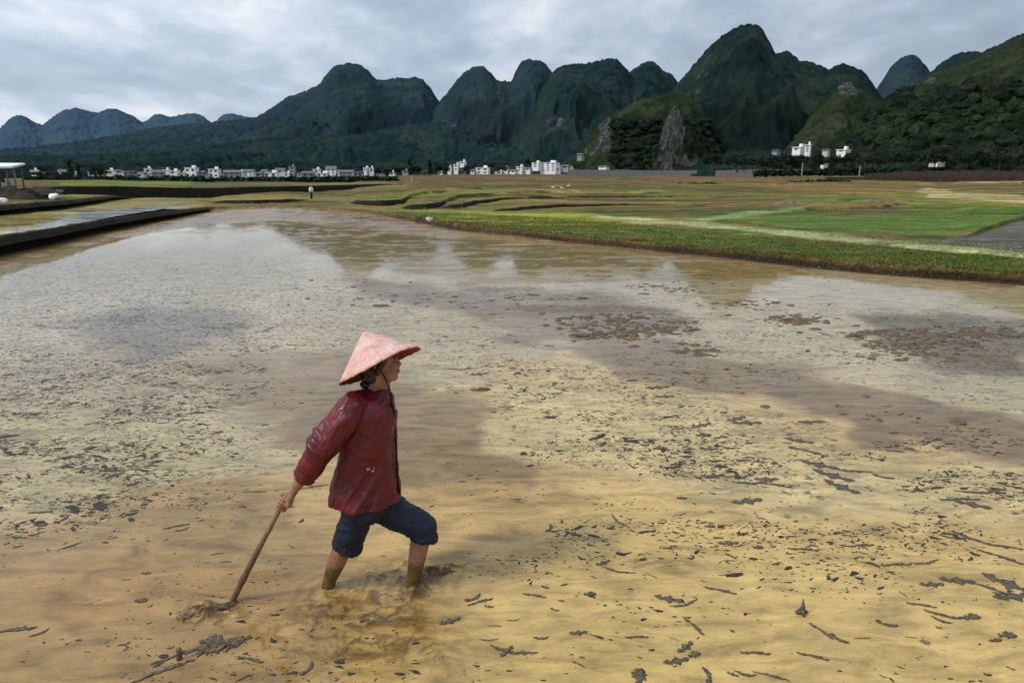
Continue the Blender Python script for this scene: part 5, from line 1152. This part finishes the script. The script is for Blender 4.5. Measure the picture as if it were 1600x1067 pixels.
HAND = [(1045, 938, 4, -.35, 1.3), (1072, 945, 2, .35, .9), (1083, 977, 0, -1.05, 1.1), (1283, 985, 0, -1.0, 1.), (1310, 998, 1, -.9, 1.), (835, 930, 0, -.2, .9), (852, 917, 5, -.6, 1.), (922, 928, 3, 0, 1.), (965, 893, 2, -.4, 1.), (945, 880, 4, .5, .9),
        (1125, 922, 0, -.3, 1.2), (1075, 1012, 4, .7, 1.), (1060, 1035, 4, .2, 1.1), (1085, 1022, 3, .4, 1.), (1000, 1056, 3, 1.3, 1.6), (1108, 1055, 1, 1.5, 1.1), (1180, 1020, 0, 0, 1.), (1270, 1025, 0, -.3, 1.), (1165, 1055, 7, -.3, 1.2), (1205, 1060, 6, -.4, 1.),
        (800, 1020, 2, -.25, 1.2), (795, 1018, 4, .9, .8), (905, 990, 4, .1, .8), (995, 995, 0, .1, .8), (845, 998, 7, 0, 1.), (860, 825, 1, 1.2, 1.1), (895, 835, 4, -.5, 1.), (965, 815, 2, -1.1, 1.), (740, 935, 1, .6, 1.1), (750, 940, 0, .5, 1.), (705, 972, 4, .4, 1.),
        (1140, 850, 4, 0, 1.1), (1185, 855, 3, 0, 1.), (1255, 858, 0, -.05, 1.3), (1345, 852, 0, .2, 1.2), (1110, 822, 3, 0, 1.), (1400, 882, 0, .15, 1.3), (1450, 880, 2, .2, 1.), (1545, 850, 2, -.6, 1.8), (1565, 870, 0, -.7, 1.6), (1500, 910, 4, -.2, 1.6), (1535, 915, 0, -.6, 1.4),
        (1575, 915, 4, -.9, 2.2), (1590, 935, 4, .1, 1.9), (1490, 965, 2, -.3, 1.3), (1520, 963, 3, 0, 1.2), (1470, 970, 7, -.7, 1.2), (1385, 975, 1, -.5, 1.1), (1440, 945, 0, -.2, 1.), (1460, 915, 4, 0, 1.2), (1575, 992, 3, 0, 1.3), (1556, 1000, 5, 0, 1.4),
        (255, 1055, 6, .6, 1.8), (300, 1025, 6, .5, 2.2), (345, 1010, 4, .4, 1.6), (360, 1000, 0, .3, 1.4), (330, 1000, 3, .3, 1.6), (390, 1030, 0, -.2, 1.), (482, 1045, 1, 1.2, 1.), (97, 812, 1, 1.2, 1.1), (15, 985, 0, .3, 1.6), (275, 822, 0, .5, 1.1), (285, 828, 7, .6, 1.1), (62, 800, 0, .2, 1.1), (65, 820, 3, 0, 1.),
        (395, 770, 6, 0, 1.1), (492, 762, 6, .3, 1.2), (485, 758, 7, -1., .9), (220, 938, 3, 0, 1.), (430, 960, 5, 0, 1.), (62, 990, 7, .8, 1.1), (1180, 755, 2, .05, 1.6), (1200, 750, 4, 0, 1.6), (1210, 757, 0, -.3, 1.7), (1250, 690, 4, -.5, 2.), (1262, 705, 0, -.6, 2.2), (1280, 728, 4, -.6, 2.4), (1300, 745, 4, -.8, 2.6), (1312, 762, 4, -1., 2.4), (1170, 662, 4, 0, 2.4), (1155, 655, 4, .5, 2.), (1100, 665, 4, .4, 1.8), (1100, 680, 3, 0, 2.), (1172, 785, 4, .2, 2.), (1320, 735, 2, -.4, 2.), (1380, 745, 1, -.6, 1.6), (1265, 660, 4, 0, 1.6), (1540, 770, 2, .05, 2.), (1520, 790, 4, -.6, 2.), (1500, 780, 0, .1, 2.),
        (1030, 606, 4, .1, 2.2), (1040, 620, 4, 0, 1.8), (985, 690, 6, .1, 1.6), (1030, 700, 3, 0, 1.6), (1110, 702, 4, -.1, 1.3), (1120, 745, 4, .3, 1.5), (720, 577, 2, 0, 2.), (750, 585, 4, .3, 1.8), (415, 516, 3, 0, 1.4), (415, 518, 0, 0, 1.), (270, 598, 3, .2, 1.6)]
for q in HAND: scrap(*q)
rg_ = random.Random(12)
for i in range(110):
    u = rg_.uniform(0, 1600); v = rg_.uniform(760, 1060)
    if 250 < u < 760: continue
    scrap(u, v, rg_.randrange(8), rg_.gauss(0, .5), rg_.uniform(.2, .55))
# upright stub
mb = MB(); mb.tube([(0, 0, -.02), (.003, 0, .03), (.0, 0, .085)], [.016, .012, .003], 7); mb.tube([(-.03, 0, 0), (.0, 0, .02), (.035, .01, .0)], [.012, .018, .006], 7); mb.tube([(0, -.03, 0), (0, 0, .03)], [.006, .014], 6)
o = mb.build('stubble_stump', DB, None, True); o.location = ground(1253, 958, 0); tag(o, 'small dark pointed stubble stump poking up from the yellow water', 'stump')
mb = MB(); mb.tube([(0, 0, -.02), (.004, 0, .06)], [.014, .012], 7); mb.tube([(.0, 0, .01), (.02, .01, .035)], [.006, .003], 5)
o = mb.build('stubble_stump', DB, None, True); o.location = ground(280, 1030, 0); tag(o, 'short dark upright stub near the bottom left corner', 'stump')
# the uncountable rest
def dens(u, v):
    d = .10+0*u
    e = lambda cu, cv, ru, rv, s: s*np.exp(-((u-cu)/ru)**2-((v-cv)/rv)**2)
    d = d+e(100, 620, 330, 120, 1.)+e(300, 430, 330, 50, .45)+e(250, 520, 150, 45, .9)+e(80, 770, 200, 60, .5)+e(900, 640, 220, 90, .7)+e(1250, 720, 260, 60, 1.)+e(1480, 810, 180, 60, .5)+e(1050, 790, 200, 60, .45)+e(1000, 470, 260, 40, .7)+e(1350, 520, 300, 40, .7)+e(760, 570, 120, 40, .5)
    d = d-e(620, 680, 180, 90, 1.2)-e(1300, 640, 260, 32, .8)-e(350, 880, 230, 70, .8)-e(900, 760, 110, 40, .3)-e(1000, 1000, 400, 60, .3)-e(900, 510, 100, 16, .4)
    return np.clip(d, .03, 1.4)
rg = np.random.default_rng(77); Nn = 100000
u = rg.uniform(-150, 1750, Nn); v = 372+(1070-372)*rg.uniform(0, 1, Nn)**.85
g = ground(u, v, 0); cl_ = fbm(g[:, 0]*1.2, g[:, 1]*2.6, 0, 4, 4)
pk = dens(u, v)*sst(.40, .62, cl_)*1.5
uf, vf = proj(g[:, 0], g[:, 1], 0.); ok = (rg.uniform(0, 1, Nn) < pk*.85) & (vf > np.interp(uf, SHORE[0], SHORE[1])+3) & ~((np.abs(u-600) < 130) & (v > 840) & (v < 960))
g = g[ok]; n = len(g); L = np.exp(rg.normal(math.log(.026), .55, n))*(.75+.5*sst(3, 7, np.hypot(g[:, 0], g[:, 1]))); w_ = L*rg.uniform(.16, .5, n); a = rg.normal(.08, .55, n)
K = 8; th = np.linspace(0, 2*np.pi, K+1)[:-1]
rad = rg.uniform(.5, 1.25, (n, K)); lx = np.cos(th)[None]*L[:, None]*.5*rad; ly = np.sin(th)[None]*w_[:, None]*.5*rad + (L*rg.normal(0, .25, n))[:, None]*(np.cos(th)[None]**2)*.5
ca, sa = np.cos(a)[:, None], np.sin(a)[:, None]
V = np.zeros((n, K+1, 3)); V[:, :K, 0] = g[:, 0, None]+lx*ca-ly*sa; V[:, :K, 1] = g[:, 1, None]+lx*sa+ly*ca; V[:, :K, 2] = -.001; V[:, K] = np.column_stack([g[:, 0]+(L*rg.normal(0, .12, n)), g[:, 1]+(L*.1*rg.normal(0, 1, n)), .0012+.03*w_]); 
V[:, K, :2] = V[:, :K, :2].mean(1)
base = (np.arange(n)*(K+1))[:, None]; i = np.arange(K)
Fs = np.stack([base+i[None], base+((i+1) % K)[None], np.broadcast_to(base+K, (n, K))], -1).reshape(-1, 3)
V[..., 2] += .0018
DB2 = simple('dark_wet_scraps', (.060, .050, .036), .6, 40, .6, .3, .002, .25, c2=(.014, .012, .009))
o = mesh_np('plant_scraps', V.reshape(-1, 3), Fs, True, DB2); tag(o, 'countless small dark straw scraps scattered over the muddy water', 'debris', kind='stuff')
# clods
CLM = simple('wet_clod', (.20, .135, .075), .6, 30, .5, .8, .006, .35, c2=(.04, .028, .018))
IV, IF = ico2()
cz = [(980, 515, 90, 18, 260), (930, 500, 60, 12, 60), (1080, 545, 40, 8, 25), (1245, 500, 42, 6, 120), (1440, 535, 90, 22, 260), (1540, 520, 70, 12, 170), (1330, 522, 60, 6, 40), (700, 470, 200, 14, 90), (1050, 450, 60, 8, 60), (560, 440, 60, 10, 20), (1150, 475, 60, 6, 60), (820, 600, 60, 30, 8), (1410, 650, 130, 20, 14), (1140, 600, 80, 26, 10)]
cu = np.concatenate([rg.normal(q[0], q[2]*.6, q[4]) for q in cz]); cv = np.concatenate([rg.normal(q[1], q[3]*.6, q[4]) for q in cz]); cv = np.maximum(cv, 395)
g = ground(cu, cv, 0); n = len(g); r = np.exp(rg.normal(math.log(.025), .45, n))
Vc = IV[None]*r[:, None, None]*np.stack([rg.uniform(.8, 2.2, n), rg.uniform(.7, 1.2, n), rg.uniform(.25, .5, n)], 1)[:, None]*(1+.3*rg.uniform(-1, 1, (n, len(IV), 1)))+g[:, None]
o = mesh_np('mud_clods', Vc.reshape(-1, 3), (IF[None]+(np.arange(n)*len(IV))[:, None, None]).reshape(-1, 3), False, CLM); tag(o, 'scattered brown mud clods breaking the water surface in the middle distance', 'mud', kind='stuff')
# churned straw and mud heap pushed up by the tool and the front foot
def tangle(name, c, rx, ry, n, label, seed, hz=.03):
    rg = np.random.default_rng(seed); mb = MB()
    for i in range(n):
        a = rg.uniform(0, 6.28); rr = rg.uniform(0, 1)**.6; p = c+np.array([rx*rr*math.cos(a)+.35*ry*rr*math.sin(a), ry*rr*math.sin(a)+.4*rx*rr*math.cos(a), 0])
        L = rg.uniform(.03, .11); an = rg.normal(.6, .6); d = np.array([math.cos(an), math.sin(an), 0])*L/2; h = hz*(1-rr)*rg.uniform(.2, 1)
        mb.tube([p-d+[0, 0, h*.2], p+[0, 0, h], p+d+[0, 0, -.002]], [.003, rg.uniform(.004, .010), .002], 6)
    o = mb.build(name, CLM, None, True); tag(o, label, 'debris'); return o
tangle('straw_tangle', ground(322, 955, .004), .12, .05, 60, 'tangle of muddy straw pushed up beside the foot of the pole', 1)
tangle('straw_tangle', ground(690, 893, .006), .13, .035, 55, 'muddy straw tangle thrown up behind the front foot', 2)
tangle('straw_tangle', ground(648, 925, .004), .05, .05, 30, 'small straw tangle around the front foot', 3, .02)
tangle('straw_tangle', ground(350, 1008, .003), .10, .03, 30, 'flat straw tangle floating below the pole near the bottom', 4, .01)
